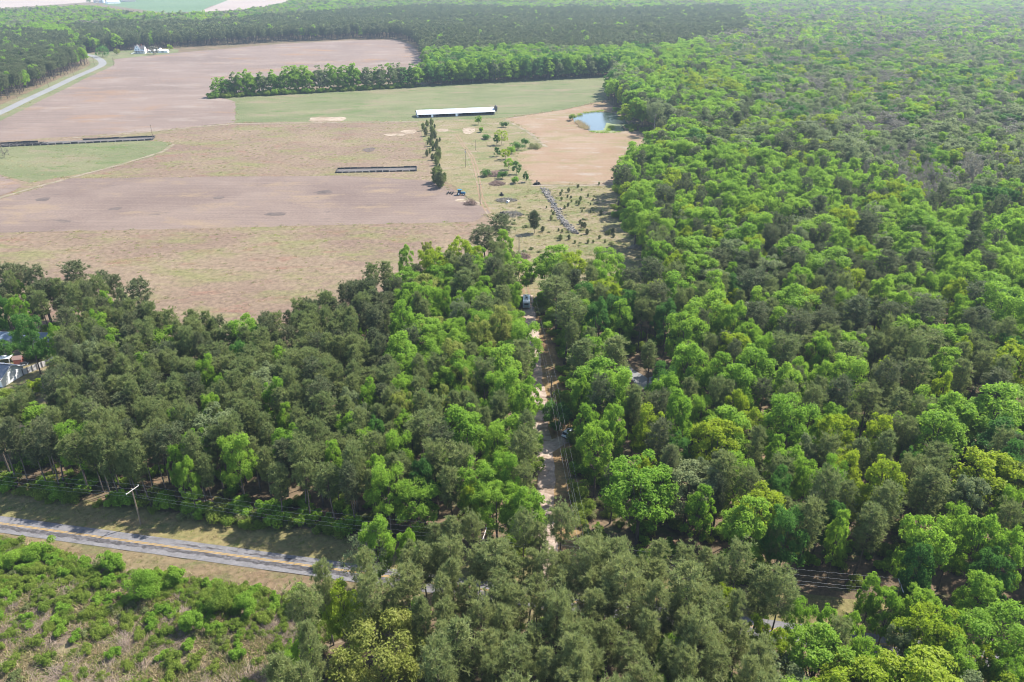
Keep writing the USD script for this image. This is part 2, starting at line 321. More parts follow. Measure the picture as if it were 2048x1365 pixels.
# the far curving road
fr = np.array([P(a, b)[:2] for a, b in [(-260, 326), (-100, 268), (0, 226), (50, 202), (100, 179), (150, 155), (185, 140), (203, 131), (205, 125), (196, 117), (184, 112), (165, 109), (120, 107)]])
tt = np.linspace(0, len(fr) - 1, 90)
from scipy.interpolate import PchipInterpolator
fr = np.stack([PchipInterpolator(np.arange(len(fr)), fr[:, k])(tt) for k in (0, 1)], 1)
sheet('far_road_verge', LineString(fr).buffer(13, cap_style=2), 3 * Z, MAT['pasture_grass'], 0.8, seed=42)
FAR_ROAD = LineString(fr)
sheet('far_road', FAR_ROAD.buffer(4.2, cap_style=2), 5 * Z, MAT['far_asphalt'])

# the near road: a straight strip crossing the foreground
r0, r1 = P(0, 1047.8)[:2], P(764.7, 1152.7)[:2]
RD = (r1 - r0) / np.linalg.norm(r1 - r0)
RN = np.array([-RD[1], RD[0]])                       # towards the woods
def road(s, o):
    """The point s metres along the road from the left edge of the picture and o metres to its far side."""
    return r0 + RD * s + RN * o
def strip(a, b, s0=-60, s1=220):
    return Polygon([road(s0, a), road(s1, a), road(s1, b), road(s0, b)])
o_far = float((P(252.7, 1066.7)[:2] - r0) @ RN)
o_near = float((P(252.7, 1101.5)[:2] - r0) @ RN)
sheet('far_verge', strip(o_far - 0.2, o_far + 8), 2 * Z, MAT['verge_grass'], 0.6, 1.5, seed=43)
sheet('near_verge', Polygon([road(-60, o_near + 0.2), road(220, o_near + 0.2), road(220, o_near - 4.6), road(34, o_near - 4.6), road(18, o_near - 2.2), road(-60, o_near - 1.0)]), 2 * Z, MAT['near_verge'], 0.6, 1.5, seed=44)
sheet('road', strip(o_near, o_far), 0.100, MAT['asphalt'], 0.05, 1.5)
def rough_strip(a, b, seed, amp, s0=-60, s1=220, step=0.35):
    s = np.arange(s0, s1, step)
    q = np.stack([s * 0.9, np.zeros_like(s), np.full_like(s, seed)], 1)
    lo = a + amp * (meshkit.fbm(q, 4, seed) - 0.5) + 0.6 * amp * (meshkit.fbm(q * 0.08, 2, seed + 1) - 0.5)
    hi = b + amp * (meshkit.fbm(q, 4, seed + 2) - 0.5)
    return Polygon([road(x, o) for x, o in zip(s, lo)] + [road(x, o) for x, o in zip(s[::-1], hi[::-1])]).buffer(0)
sheet('tar_surface', rough_strip(o_near + 1.15, -0.35, 3, 0.9), 0.105, MAT['tar'])
sheet('tar_surface', rough_strip(0.75, 1.15, 9, 0.9, 40, 140), 0.105, MAT['tar'])
for k, o in enumerate((-0.22, 0.10)):
    sheet('centre_line', strip(o, o + 0.15), 0.112, MAT['yellow_paint'])

# the driveway up to the fields
dw = np.array([P(a, b)[:2] for a, b in [(1098, 1192), (1095, 1100), (1090, 1010), (1092, 930), (1085, 860), (1077, 790), (1068, 720), (1062, 660), (1056, 600), (1046, 560), (1024, 505), (985, 440), (962, 395), (955, 350), (945, 318), (925, 288), (912, 270)]])
tt = np.linspace(0, len(dw) - 1, 120)
dw = np.stack([PchipInterpolator(np.arange(len(dw)), dw[:, k])(tt) for k in (0, 1)], 1)
DRIVE = LineString(dw)
lo = LineString(dw[:62])
corridor = Polygon(G([(1078, 1165), (1074, 1080), (1072, 1000), (1075, 900), (1058, 800), (1052, 720), (1045, 640), (1032, 575), (1062, 560), (1080, 600), (1108, 660), (1130, 720), (1140, 800), (1158, 860), (1165, 930), (1170, 1010), (1176, 1100), (1172, 1165)])).buffer(0)
sheet('driveway_lawn', corridor, 1 * Z, MAT['driveway_lawn'], 0.6, 1.5, seed=45)
sheet('driveway', lo.buffer(2.0, cap_style=2), 4 * Z, MAT['driveway_sand'], 0.5, 1.2, seed=46)
sheet('driveway_branch', LineString(G([(1090, 905), (1115, 886), (1140, 874), (1175, 858)])).buffer(1.8), 3 * Z, MAT['driveway_sand'], 0.4, 1, seed=47)
sheet('house_clearing', Polygon(G([(1150, 790), (1140, 735), (1200, 690), (1290, 700), (1330, 735), (1330, 790), (1260, 800)])), 1 * Z, MAT['forest_floor'], 0.6, 1.5, seed=48)
sheet('gravel_path', LineString(G([(1245, 735), (1268, 752), (1290, 770), (1320, 760)])).buffer(2.4), 3 * Z, MAT['far_asphalt'], 0.5, 1, seed=49)
for k, o in enumerate((-0.85, 0.85)):
    sheet('wheel_track', LineString(dw[58:]).parallel_offset(abs(o), 'left' if o > 0 else 'right').buffer(0.42), 5 * Z, MAT['tan_field'], 0.2, 1.5, seed=50 + k)
# scrubland below the road
scrub = Polygon([road(-60, o_near - 1.0), road(14, o_near - 1.2), road(30, o_near - 4.2), road(96, o_near - 4.4), *G([(640, 1300), (600, 1420), (560, 1600), (-300, 1600), (-300, 1200)])]).buffer(0)
sheet('scrubland', scrub, 1 * Z, MAT['scrub_soil'], 0.5, 1.5, seed=55)
# ------------------------------------------------------------------ trees: kinds
def frame(n):
    """Two directions at right angles to each unit vector."""
    h = np.where(np.abs(n[:, 2:3]) > 0.9, [[1.0, 0, 0]], [[0, 0, 1.0]])
    a = np.cross(n, h); a /= np.linalg.norm(a, axis=1, keepdims=True)
    return a, np.cross(n, a)

def unit(v):
    return v / np.maximum(np.linalg.norm(v, axis=1, keepdims=True), 1e-9)

def leaves(rng, pos, nrm, size):
    """A folded four-cornered leaf spray at each point."""
    k = len(pos)
    a, b = frame(nrm)
    t = rng.uniform(0, 2 * math.pi, (k, 1))
    u, w = a * np.cos(t) + b * np.sin(t), -a * np.sin(t) + b * np.cos(t)
    s = size * rng.uniform(0.6, 1.35, (k, 1))
    fold = nrm * s * 0.22
    v = np.stack([pos - u * s * 0.5, pos + w * s * 0.36 + fold, pos + u * s * 0.55, pos - w * s * 0.36 + fold], 1).reshape(-1, 3)
    i = np.arange(k)[:, None] * 4
    f = np.concatenate([i + [0, 2, 1], i + [0, 3, 2]], 0)
    return trimesh.Trimesh(v, f, process=False)

def broadleaf(seed, R=5.0, H=20.0, low=0.30, n_leaf=6000, leaf=0.42, n_lobes=26, lobe=0.36, shape=1.0, thin=1.0, n_limbs=7):
    """(trunk and limbs, crown) of a broadleaved tree of crown radius R and height H."""
    rng = np.random.default_rng(seed)
    zc, rz = H * (low + (1 - low) * 0.52), H * (1 - low) * 0.50
    k = np.arange(n_lobes) + 0.5
    cz = 1 - 1.80 * k / n_lobes                                   # from the top to a little under the middle
    az = k * 2.39996 + rng.uniform(-0.5, 0.5, n_lobes)
    rr = np.maximum(1 - cz ** 2, 0) ** 0.36
    d = np.stack([rr * np.cos(az), rr * np.sin(az), cz], 1)
    taper = np.where(cz > 0, 1 - (1 - shape) * cz, 1.0)
    reach = rng.uniform(0.48, 0.95, (n_lobes, 1))
    c = d * reach * np.stack([R * taper, R * taper, np.full(n_lobes, rz)], 1) + [0, 0, zc]
    r = lobe * R * rng.uniform(0.50, 1.25, n_lobes)
    w = r ** 2 / (r ** 2).sum()
    which = rng.choice(n_lobes, n_leaf, p=w)
    out = unit(d + [0, 0, 0.35])
    dirs = unit(rng.normal(size=(n_leaf, 3)) + out[which] * 0.85)
    # knots within a lobe so that it breaks into sprays
    knots = unit(rng.normal(size=(n_lobes * 14, 3)))
    ki = which * 14 + rng.integers(0, 14, n_leaf)
    kn = unit(knots + np.repeat(out, 14, 0) * 0.6)[ki]
    klen = rng.uniform(0.62, 1.32, n_lobes * 14)[ki][:, None]
    dirs = unit(dirs * 0.8 + kn * 1.15)
    dist = r[which][:, None] * klen * (0.50 + 0.55 * rng.uniform(0, 1, (n_leaf, 1)) ** 0.7)
    pos = c[which] + dirs * dist * [1, 1, 0.85]
    nrm = unit(dirs * 0.70 + np.array([0, 0, 0.30]) + rng.normal(size=(n_leaf, 3)) * 0.62)
    crown = leaves(rng, pos, nrm, leaf)
    top = H * 0.80
    sway = rng.normal(size=2) * 0.03 * H
    zs = np.linspace(0, top, 6)
    trunk = [tube(np.stack([sway[0] * (zs / top) ** 2, sway[1] * (zs / top) ** 2, zs], 1), np.linspace(0.022 * H * 0.75, 0.05, 6), 7)]
    for q in rng.permutation(n_lobes)[:n_limbs]:
        z0 = H * rng.uniform(low * 0.9, 0.6)
        p0 = np.array([sway[0] * (z0 / top) ** 2, sway[1] * (z0 / top) ** 2, z0])
        p3 = c[q] + (c[q] - p0) * 0.1
        mid = p0 + (p3 - p0) * 0.5 + [0, 0, -0.06 * H]
        trunk.append(tube([p0, mid, p3], [0.13, 0.085, 0.03], 5))
    return cat(trunk), crown

def pine(seed, R=2.6, H=18.0, low=0.45, n_br=64, tufts=7, blades=15, blade=0.62, width=0.08, droop=0.0, top=0.55):
    """(trunk and branches, needles) of a tall pine, bare below the crown."""
    rng = np.random.default_rng(seed)
    wob = rng.normal(size=(2,)) * 0.02 * H
    zs = np.linspace(0, H * 0.97, 7)
    tr = np.stack([wob[0] * np.sin(zs / H * 3), wob[1] * np.sin(zs / H * 2.3), zs], 1)
    wood = [tube(tr, np.linspace(0.013 * H, 0.03, 7), 7)]
    C = []
    for k in range(n_br):
        t = (k + rng.uniform(0, 1)) / n_br
        z = H * (low + (0.985 - low) * t)
        prof = (math.sin(min(1.0, (t + 0.22) / 0.62) * math.pi / 2) if t < 0.4 else max(0.10, math.cos((t - 0.4) / 0.6 * math.pi / 2) ** top))
        ln = R * prof * rng.uniform(0.62, 1.12)
        az = k * 2.39996 + rng.uniform(-0.6, 0.6)
        rise = 0.15 + 0.55 * t
        p0 = np.array([np.interp(z, zs, tr[:, 0]), np.interp(z, zs, tr[:, 1]), z])
        h = np.array([math.cos(az), math.sin(az), 0])
        tip = p0 + h * ln + [0, 0, ln * (rise - droop)]
        mid = p0 + h * ln * 0.5 + [0, 0, ln * rise * 0.32]
        if k % 2 == 0:
            wood.append(tube([p0, mid, tip], [0.05, 0.035, 0.012], 3))
        nt = max(3, int(round(tufts * (0.5 + 0.6 * ln / R))))
        u = rng.uniform(0.35, 1.0, nt)[:, None]
        side = np.array([-h[1], h[0], 0])
        C.append(p0 * (1 - u) ** 2 + 2 * mid * u * (1 - u) + tip * u ** 2 + side * rng.normal(size=(nt, 1)) * 0.24 * ln + [0, 0, 1] * rng.uniform(-0.05, 0.30, (nt, 1)))
    C = np.concatenate(C)
    n = len(C)
    axis = unit(C - np.array([0, 0, H * (low + 0.12)]) * [0, 0, 1] - np.stack([np.zeros(n), np.zeros(n), np.zeros(n)], 1))
    axis = unit(axis * 0.6 + [0, 0, 0.75])
    d = unit(np.repeat(axis, blades, 0) * 0.75 + rng.normal(size=(n * blades, 3)) * 0.62)
    o = np.repeat(C, blades, 0) + d * 0.05
    ln = blade * rng.uniform(0.65, 1.25, (n * blades, 1))
    a, b = frame(d)
    t = rng.uniform(0, math.pi, (n * blades, 1))
    s = (a * np.cos(t) + b * np.sin(t)) * width
    v = np.stack([o - s * 0.5, o + s * 0.5, o + d * ln + s * 0.4, o + d * ln - s * 0.4], 1).reshape(-1, 3)
    i = np.arange(n * blades)[:, None] * 4
    f = np.concatenate([i + [0, 1, 2], i + [0, 2, 3]], 0)
    return cat(wood), trimesh.Trimesh(v, f, process=False)

def bare_tree(seed, H=13.0, n=2):
    """A dead or leafless tree, forked twice."""
    rng = np.random.default_rng(seed)
    out = []
    def grow(p, d, ln, r, depth):
        q = p + d * ln
        m = p + d * ln * 0.5 + rng.normal(size=3) * ln * 0.05
        out.append(tube([p, m, q], [r, r * 0.8, r * 0.6], 5 if depth < 2 else 3))
        if depth < 4:
            for _ in range(3 if depth < 3 else 2):
                e = d + rng.normal(size=3) * 0.45 + [0, 0, 0.12]
                grow(p + d * ln * rng.uniform(0.6, 1.0), e / np.linalg.norm(e), ln * rng.uniform(0.5, 0.75), r * 0.5, depth + 1)
    grow(np.zeros(3), np.array([0, 0, 1.0]), H * 0.42, 0.16, 0)
    return cat(out)

def shrub(seed, R=1.5, H=1.9, n=900, leaf=0.30, lobes=9):
    rng = np.random.default_rng(seed)
    c = np.stack([rng.normal(size=lobes) * R * 0.42, rng.normal(size=lobes) * R * 0.42, rng.uniform(0.35, 0.72, lobes) * H], 1)
    r = rng.uniform(0.3, 0.5, lobes) * R
    w = rng.integers(0, lobes, n)
    d = unit(rng.normal(size=(n, 3)) + [0, 0, 0.5])
    p = c[w] + d * r[w][:, None] * rng.uniform(0.6, 1.05, (n, 1))
    p[:, 2] = np.maximum(p[:, 2], 0.05)
    crown = leaves(rng, p, unit(d * 0.7 + [0, 0, 0.4] + rng.normal(size=(n, 3)) * 0.45), leaf)
    st = [tube([(0, 0, 0), tuple(q * [0.5, 0.5, 0.55]), tuple(q)], [0.05, 0.035, 0.012], 4) for q in c[:5]]
    return cat(st), crown

def tuft(seed, n=26, h=0.8, w=0.05, spread=0.5):
    rng = np.random.default_rng(seed)
    p = np.concatenate([rng.normal(size=(n, 2)) * spread * 0.5, np.zeros((n, 1))], 1)
    d = unit(np.concatenate([rng.normal(size=(n, 2)) * 0.45 + p[:, :2] * 0.4, np.ones((n, 1))], 1))
    ln = h * rng.uniform(0.5, 1.2, (n, 1))
    s = unit(np.cross(d, rng.normal(size=(n, 3)))) * w
    tip = p + d * ln + np.concatenate([d[:, :2] * ln * 0.35, np.zeros((n, 1))], 1)
    v = np.stack([p - s, p + s, tip + s * 0.3, tip - s * 0.3], 1).reshape(-1, 3)
    i = np.arange(n)[:, None] * 4
    return trimesh.Trimesh(v, np.concatenate([i + [0, 1, 2], i + [0, 2, 3]], 0), process=False)

KINDS = {}      # look -> list of class prim paths, fine and coarse
def kind(look, level, name, wood, crown, wood_mat, leaf, crown_name='crown'):
    k = kind_of(name)
    obj('trunk', wood, MAT[wood_mat], k, smooth=True)
    if crown is not None:
        obj(crown_name, crown, MAT[leaf], k)
    KINDS.setdefault((look, level), []).append(str(k.GetPath()))

BR, BH, PR, PH = 5.0, 20.0, 2.6, 18.0
LOOKS = {'g': ('leaf_green', 'bark'), 'y': ('leaf_yellow', 'bark'), 'd': ('leaf_dark', 'bark'), 'o': ('leaf_olive', 'bark'), 'l': ('leaf_pale', 'bark'), 'b': ('leaf_bud', 'bark_pale')}
HEDGE = [dict(low=0.0, shape=0.8, n_lobes=44, lobe=0.30), dict(low=0.02, shape=0.6, n_lobes=40, lobe=0.30)]
FORMS = [dict(low=0.14, shape=0.7, n_lobes=34, lobe=0.32), dict(low=0.22, shape=0.95, n_lobes=38, lobe=0.30), dict(low=0.10, shape=0.5, n_lobes=40, lobe=0.29), dict(low=0.18, shape=0.8, n_lobes=28, lobe=0.36)]
made_b = [broadleaf(11 + i, n_leaf=9800, leaf=0.42, **f) for i, f in enumerate(FORMS)]
made_thin = [broadleaf(31 + i, n_leaf=2600, leaf=0.36, lobe=0.40, n_limbs=16, **{k: v for k, v in f.items() if k != 'lobe'}) for i, f in enumerate(FORMS[:2])]
made_hedge = [broadleaf(91 + i, n_leaf=2600, leaf=0.8, n_limbs=5, **f) for i, f in enumerate(HEDGE)]
made_mid = [broadleaf(51 + i, n_leaf=3000, leaf=0.66, n_limbs=4, **f) for i, f in enumerate(FORMS)]
made_far = [broadleaf(71 + i, n_leaf=420, leaf=1.55, n_limbs=0, **f) for i, f in enumerate(FORMS[:3])]
made_open = [broadleaf(61 + i, n_leaf=1150, leaf=0.62, n_limbs=18, **f) for i, f in enumerate(FORMS[:3])]
for look, (leaf, bark) in LOOKS.items():
    for m in (made_thin if look in 'b' else made_b if look in 'gd' else made_b[:3]):
        kind(look, 0, 'broadleaf_tree', *m, bark, leaf)
    for m in (made_open if look in 'b' else made_mid[:4] if look in 'g' else made_mid[:2]):
        kind(look, 1, 'woodland_tree', *m, bark, leaf)
    for m in made_far[:3 if look in 'gl' else 2]:
        kind(look, 2, 'distant_tree', *m, bark, leaf)
for look in 'gdl':
    for m in made_hedge:
        kind(look, 3, 'hedgerow_tree', *m, 'bark', LOOKS[look][0])
PF = [dict(top=0.36, n_br=54), dict(low=0.55, top=0.28, R=2.9, n_br=50), dict(low=0.40, top=0.5, R=2.5, n_br=58), dict(low=0.60, top=0.22, R=3.1, n_br=46)]
made_p = [pine(101 + i, **f) for i, f in enumerate(PF)]
made_pm = [pine(121 + i, **{**f, 'n_br': 34, 'tufts': 5, 'blades': 7, 'blade': 0.85, 'width': 0.20}) for i, f in enumerate(PF)]
made_pf = [pine(141 + i, **{**f, 'n_br': 16, 'tufts': 4, 'blades': 5, 'blade': 1.5, 'width': 0.45}) for i, f in enumerate(PF[:3])]
for look, leaf in (('p', 'needle_green'), ('P', 'needle_dark'), ('q', 'needle_light')):
    for m in made_p:
        kind(look, 0, 'pine_tree', *m, 'bark', leaf)
    for m in made_pm[:3]:
        kind(look, 1, 'woodland_pine', *m, 'bark', leaf)
    for m in made_pf:
        kind(look, 2, 'distant_pine', *m, 'bark', leaf)

# ------------------------------------------------------------------ where the trees stand
# crowns one can tell apart in the photograph: look, x, y, radius in the picture, panel by panel
PANELS = [
 (1536, 340, 4.0, 'g200 300 130 P420 310 80 g130 80 110 g430 90 120 P290 390 60 g520 230 90 y1000 150 110 y1180 190 80 g900 430 150 g1210 430 160 P790 470 130 g390 480 170 g1480 400 110 P1660 440 80 g600 560 120 g200 640 180 g1440 630 110 P1160 560 90 P1640 600 100 g1880 660 130 P220 740 110 g480 760 190 P920 770 100 P1200 760 130 g1420 760 70 g1620 760 70 P1750 770 80 g1960 800 110 g240 870 110 y400 1040 150 g920 960 110 y1500 960 100 g1780 930 180 P1700 1050 150 P1700 1230 180 g100 1210 110 P700 1150 140 g1050 1080 130 P960 1200 100 P250 1280 120 P480 1250 100 P1250 1180 130 b1080 70 90 b1310 170 90 d1880 220 90'),
 (1024, 340, 4.0, 'g330 720 180 y470 740 110 g760 740 120 y720 960 130 y830 1010 70 P510 900 80 p390 880 80 p360 1000 120 p430 1180 170 g1470 630 190 g1170 660 110 y1300 750 90 P940 900 80 P1110 860 90 P1180 1050 100 g1330 950 170 g1560 380 150 P1190 230 110 g1010 180 120 g1240 480 80 g1500 400 110 g1760 160 120 g1720 260 100 g1840 520 150 P1650 750 80 P1830 770 90 g1600 930 120 g1740 830 70 g1900 690 100 P1950 950 130 g1560 1130 170 g1790 1180 120 P1960 1200 140 d690 1150 110 d1240 1150 110 p960 1010 80 g1380 1240 150 g1880 1310 100 g1000 330 120 P860 60 110'),
 (1024, 680, 4.0, 'g1420 170 170 p560 150 120 p820 130 130 p1110 130 70 g1640 230 130 g1800 330 170 g820 400 140 g560 400 70 g1240 400 140 g1330 560 130 g620 640 110 g800 660 120 y1100 680 150 g1730 680 190 d1340 870 110 g1040 1130 270 g680 800 130 l1510 1060 90 g1800 1060 110  g1500 1300 120 l1650 1000 50 p50 150 100 g80 480 110 p110 900 110 p120 1150 90'),
 (1536, 680, 4.0, 'p130 130 120 p660 150 130 p850 60 90 p1300 100 140 y940 240 80 y1560 90 80 y1950 150 150 g420 290 110 g150 330 130 p1160 310 110 y1400 370 90 p940 380 70 P590 470 110 g180 620 180 y560 740 140 y900 730 130 p800 500 90 p1060 560 110 g1370 700 230 P1800 370 120 d1850 800 200 p730 930 110 g60 880 90 l320 880 90 g310 1110 110 g520 1100 110 y940 1100 180 p1110 840 70 d1150 980 70 p1350 1000 100 p1250 1200 160 p930 1310 130 l1620 1250 140 g1930 1330 100 d80 1180 100 d1950 1020 140'),
 (1536, 1020, 3.957, 'd150 150 150 g560 150 80 p780 120 130 g1230 200 180 g1480 200 120 g1700 200 150 g1900 300 150 p60 270 70 d1200 400 140 d1800 450 140'),
 (0, 340, 4.0, 'g160 970 60 g150 1100 80 d220 1280 95 g860 1060 50 g600 1200 65 g770 1220 60 l990 1030 30 g440 1330 60 d30 1100 50 P610 870 90 P70 880 80 P180 870 60 P320 900 80 P820 930 60 P940 950 60 P1130 1010 85'),
 (0, 680, 4.0, 'l720 100 110 g900 60 50 g1650 250 65 g1690 540 80 g1780 370 60 d1930 130 85 g1560 840 110 g1500 1050 80 g1890 900 130 l280 330 80 l640 160 50 g1420 950 60'),
 (512, 680, 4.0, 'g150 430 110 g230 620 75 l740 500 100 l830 620 90 g900 450 70 g1170 390 90 o1160 530 100 d1340 510 85 o1480 470 90 o1560 120 120 o1700 350 60 g1980 380 130 g1670 680 190 p1390 750 130 g1180 680 90 g1140 870 110 g880 830 80 g620 920 70 g970 1040 100 g1050 1150 140 d1330 1080 120 p1660 1000 130 g1930 800 130 g2000 1050 120 d950 730 60 P560 480 100 P450 330 90'),
 (512, 340, 4.0, 'P1850 560 110 P1960 480 90 y1620 640 100 g1200 690 70 y1400 720 110 o1370 640 45 P1690 790 80 P1880 820 90 p1670 930 130 y1760 700 60 g1990 560 80 g2000 720 60 g1370 1010 110 g1170 1180 120 l1640 1130 90 g1510 1050 60 p1830 1150 90 o1960 1200 110 o1800 1290 110 p1990 1040 80'),
]
NEAR = [         # beyond the road this way: in front of it
 (1536, 1020, 3.957, 'g830 620 70 g960 760 120 g1200 750 140 g1680 640 170 g1800 950 240 g480 880 90 g660 940 80 g260 840 80 y80 1080 130 p60 700 120 p550 1020 90 g720 1170 150 g900 1260 130 g1200 1240 130 l1050 1020 70 g1400 900 90 g1500 1200 150 g1900 1280 120'),
 (512, 1020, 3.957, 'g950 190 150 g1200 270 70 p1400 270 85 p1570 220 95 p1700 190 80 p1960 400 100 p900 720 110 p1080 760 90 p1350 440 100 p1230 400 80 p1560 430 110 p1760 480 90 p1500 700 100 p1700 700 100 p1900 700 110 p1300 850 100 p1500 900 100 p1780 900 110 p1620 1080 170 p1450 1240 120 p1850 1180 120 g350 1100 120 g240 1300 80'),
 (1024, 1020, 3.957, 'p100 200 90 p380 150 110 p240 270 80 p640 390 110 p870 370 75 p1140 430 110 p1350 450 95 p1540 470 90 p1780 450 105 p1960 620 130 p1380 680 150 p900 850 120 p620 830 120 p350 840 130 p1130 600 100 y1690 730 65 y1960 960 70 p140 480 90 p420 480 90 p200 700 90 p760 600 90 p1000 560 80 p1640 560 70 p1560 800 100 p1750 820 90 p1100 1000 110 p1350 950 90 p150 1080 120 p450 1080 120 p750 1070 110 p1550 1080 110 p1800 1050 110 p900 1230 120 p600 1250 120 p1250 1230 110 p300 1300 120 p1600 1270 120 p1900 1250 110'),
]
import re
rng = np.random.default_rng(5)
TREES = []        # x, y, crown radius, height, look
def read_panels(panels, hb, hp):
    for ox, oy, sc, text in panels:
        for a, x, y, r in re.findall(r'([a-zA-Z])(\d+) (\d+) (\d+)', text):
            px, py, r = ox + int(x) / sc, oy + int(y) / sc, int(r) / sc
            h = (hp if a in 'pPq' else hb) * rng.uniform(0.92, 1.08)
            p = P(px, py, h * 0.74)
            R = r / pxm(p)
            R = min(max(R, 1.7), 3.7 if a == 'q' else 4.4) if a in 'pPq' else min(max(R, 2.2), 8.5)
            h *= min(1.0, 0.62 + 0.10 * R)
            p = P(px, py, h * 0.74)
            TREES.append((p[0], p[1], R, h, a, True))
read_panels(PANELS, 20.0, 19.0)
read_panels([(a, b, c, re.sub(r'\bp(\d)', r'q\1', d)) for a, b, c, d in NEAR], 17.0, 20.0)
# the wide flowering tree at the bottom of the picture is its own thing, further down
OAK = P(767, 1290, 9.0)
DEAD = P(976, 1098, 9.0)

F = {}
F['left_stand'] = Polygon(list(map(tuple, [road(-60, o_far + 8.5), road(20, o_far + 8.5), road(60, o_far + 9), road(105, o_far + 7.5)])) + G([(1076, 1140), (1078, 1050), (1076, 930), (1060, 820), (1052, 730), (1044, 650), (1034, 590), (1022, 560)]) +
    G([(1025, 505), (1000, 468), (940, 482), (830, 502), (780, 530), (700, 548), (640, 577), (600, 607), (450, 624), (320, 614), (250, 572), (150, 548), (0, 548), (-200, 548)], 17.0)).buffer(0)
F['right_near'] = Polygon(G([(1072, 590), (1086, 620), (1118, 680), (1140, 730), (1150, 800), (1160, 850), (1178, 930), (1188, 1010), (1198, 1100)]) + list(map(tuple, [road(135, o_far + 7), road(300, o_far + 8)])) +
    G([(2400, 1250), (2400, 380), (1240, 380), (1240, 415), (1268, 455), (1298, 490)]) + G([(1290, 530), (1230, 492), (1170, 502), (1110, 487), (1060, 505)], 18.0)).buffer(0)
F['right_far'] = Polygon(G([(1240, 385), (1285, 345), (1322, 300), (1350, 272), (1300, 262), (1262, 258), (1235, 222), (1216, 200), (1242, 160), (1250, 120), (1100, -10), (2600, -14), (2500, 385)])).buffer(0)
F['top'] = Polygon(G([(-400, 330), (-60, 232), (0, 206), (100, 166), (148, 143), (176, 128), (176, 119), (158, 112), (204, 104), (330, 97), (560, 85), (700, 79), (792, 78), (826, 88), (846, 112), (852, 170), (1000, 163), (1242, 152), (1260, 100), (1120, -12), (640, -8)]) +
    G([(560, 10), (480, 22), (420, 27), (330, 29), (250, 24), (190, 14), (60, 17), (-400, 30)], 17.0)).buffer(0)
F['bottom'] = Polygon([tuple(road(99, o_near - 2)), tuple(road(300, o_near - 2))] + G([(2500, 1700), (560, 1700), (575, 1420), (640, 1300)])).buffer(0)
keep_off = unary_union([S['yard'], LineString(fr).buffer(16), corridor, LineString(dw).buffer(3.0), pond.buffer(3),
                        Polygon(G([(1222, 715), (1300, 705), (1335, 735), (1320, 815), (1240, 840)])), strip(o_near - 1.5, o_far + 5, -80, 320), Point(*OAK[:2]).buffer(8.5), Point(OAK[0], OAK[1] - 10).buffer(9),
                        Polygon(G([(1140, 895), (1150, 850), (1185, 845), (1180, 890)]))])
F['right_far'] = F['right_far'].difference(F['right_near'])
PIXZ = [   # what grows where, by the place of the crown in the photograph: outline, mixture
 (Polygon([(-400, 30), (560, -60), (2500, -60), (2500, 12), (1480, 14), (1200, 18), (840, 14), (540, 32), (420, 45), (150, 52), (-400, 75)]), dict(g=.38, l=.30, b=.12, d=.08, P=.09, y=.03)),
 (Polygon([(-400, 70), (0, 58), (130, 70), (225, 125), (210, 150), (-400, 320)]), dict(P=.88, g=.12)),
 (Polygon([(130, 52), (420, 45), (540, 32), (840, 14), (1200, 18), (1480, 14), (1500, 60), (1320, 95), (840, 100), (800, 110), (500, 110), (200, 120)]), dict(P=.94, p=.02, g=.04)),
 (Polygon([(400, 110), (840, 96), (1320, 92), (1260, 175), (420, 210)]), dict(g=.72, d=.14, l=.14)),
 (Polygon([(1480, 14), (2500, 12), (2500, 420), (1960, 400), (1760, 350), (1560, 240), (1440, 120), (1400, 80)]), dict(g=.17, l=.36, b=.30, d=.11, y=.04, P=.02)),
 (Polygon([(1200, 95), (1440, 100), (1560, 240), (1760, 350), (1960, 400), (2500, 420), (2500, 560), (1500, 560), (1200, 420)]), dict(g=.66, P=.20, y=.05, l=.06, d=.03)),
 (Polygon([(-400, 500), (780, 500), (780, 700), (850, 1100), (-400, 1100)]), dict(P=.34, p=.59, g=.06, l=.01)),
 (Polygon([(780, 450), (1080, 450), (1080, 1100), (850, 1100)]), dict(g=.55, p=.30, P=.08, o=.04, y=.03)),
 (Polygon([(1020, 450), (2600, 450), (2600, 1500), (1020, 1300)]), dict(g=.62, p=.13, P=.08, y=.09, d=.04, l=.04)),
]
BOTTOM = [(Polygon([(500, 1000), (1560, 1000), (1560, 1700), (500, 1700)]), dict(q=.86, g=.10, y=.04)), (Polygon([(1560, 1000), (2600, 1000), (2600, 1800), (1500, 1800)]), dict(g=.72, y=.18, q=.05, l=.05))]
def mixture(xy, h, zones):
    q = pix(np.column_stack([xy, np.full(len(xy), h)]))
    out = np.array(['g'] * len(xy))
    left = np.ones(len(xy), bool)
    for poly, mix in zones:
        m = left & shapely.contains_xy(poly, q[:, 0], q[:, 1])
        ks, c_ = list(mix), xy[m]
        w_ = np.stack([mix[k] * np.exp((2.0 if max(mix.values()) > 0.8 else 6.0) * (meshkit.fbm(np.column_stack([c_ / 55.0, np.full(len(c_), 9.1 * i)]), 3, 60 + i) - 0.5)) for i, k in enumerate(ks)], 1)
        w_ = np.cumsum(w_ / w_.sum(1, keepdims=True), 1)
        out[m] = np.array(ks)[np.minimum((rng.uniform(0, 1, (len(c_), 1)) > w_).sum(1), len(ks) - 1)]
        left &= ~m
    return out, q

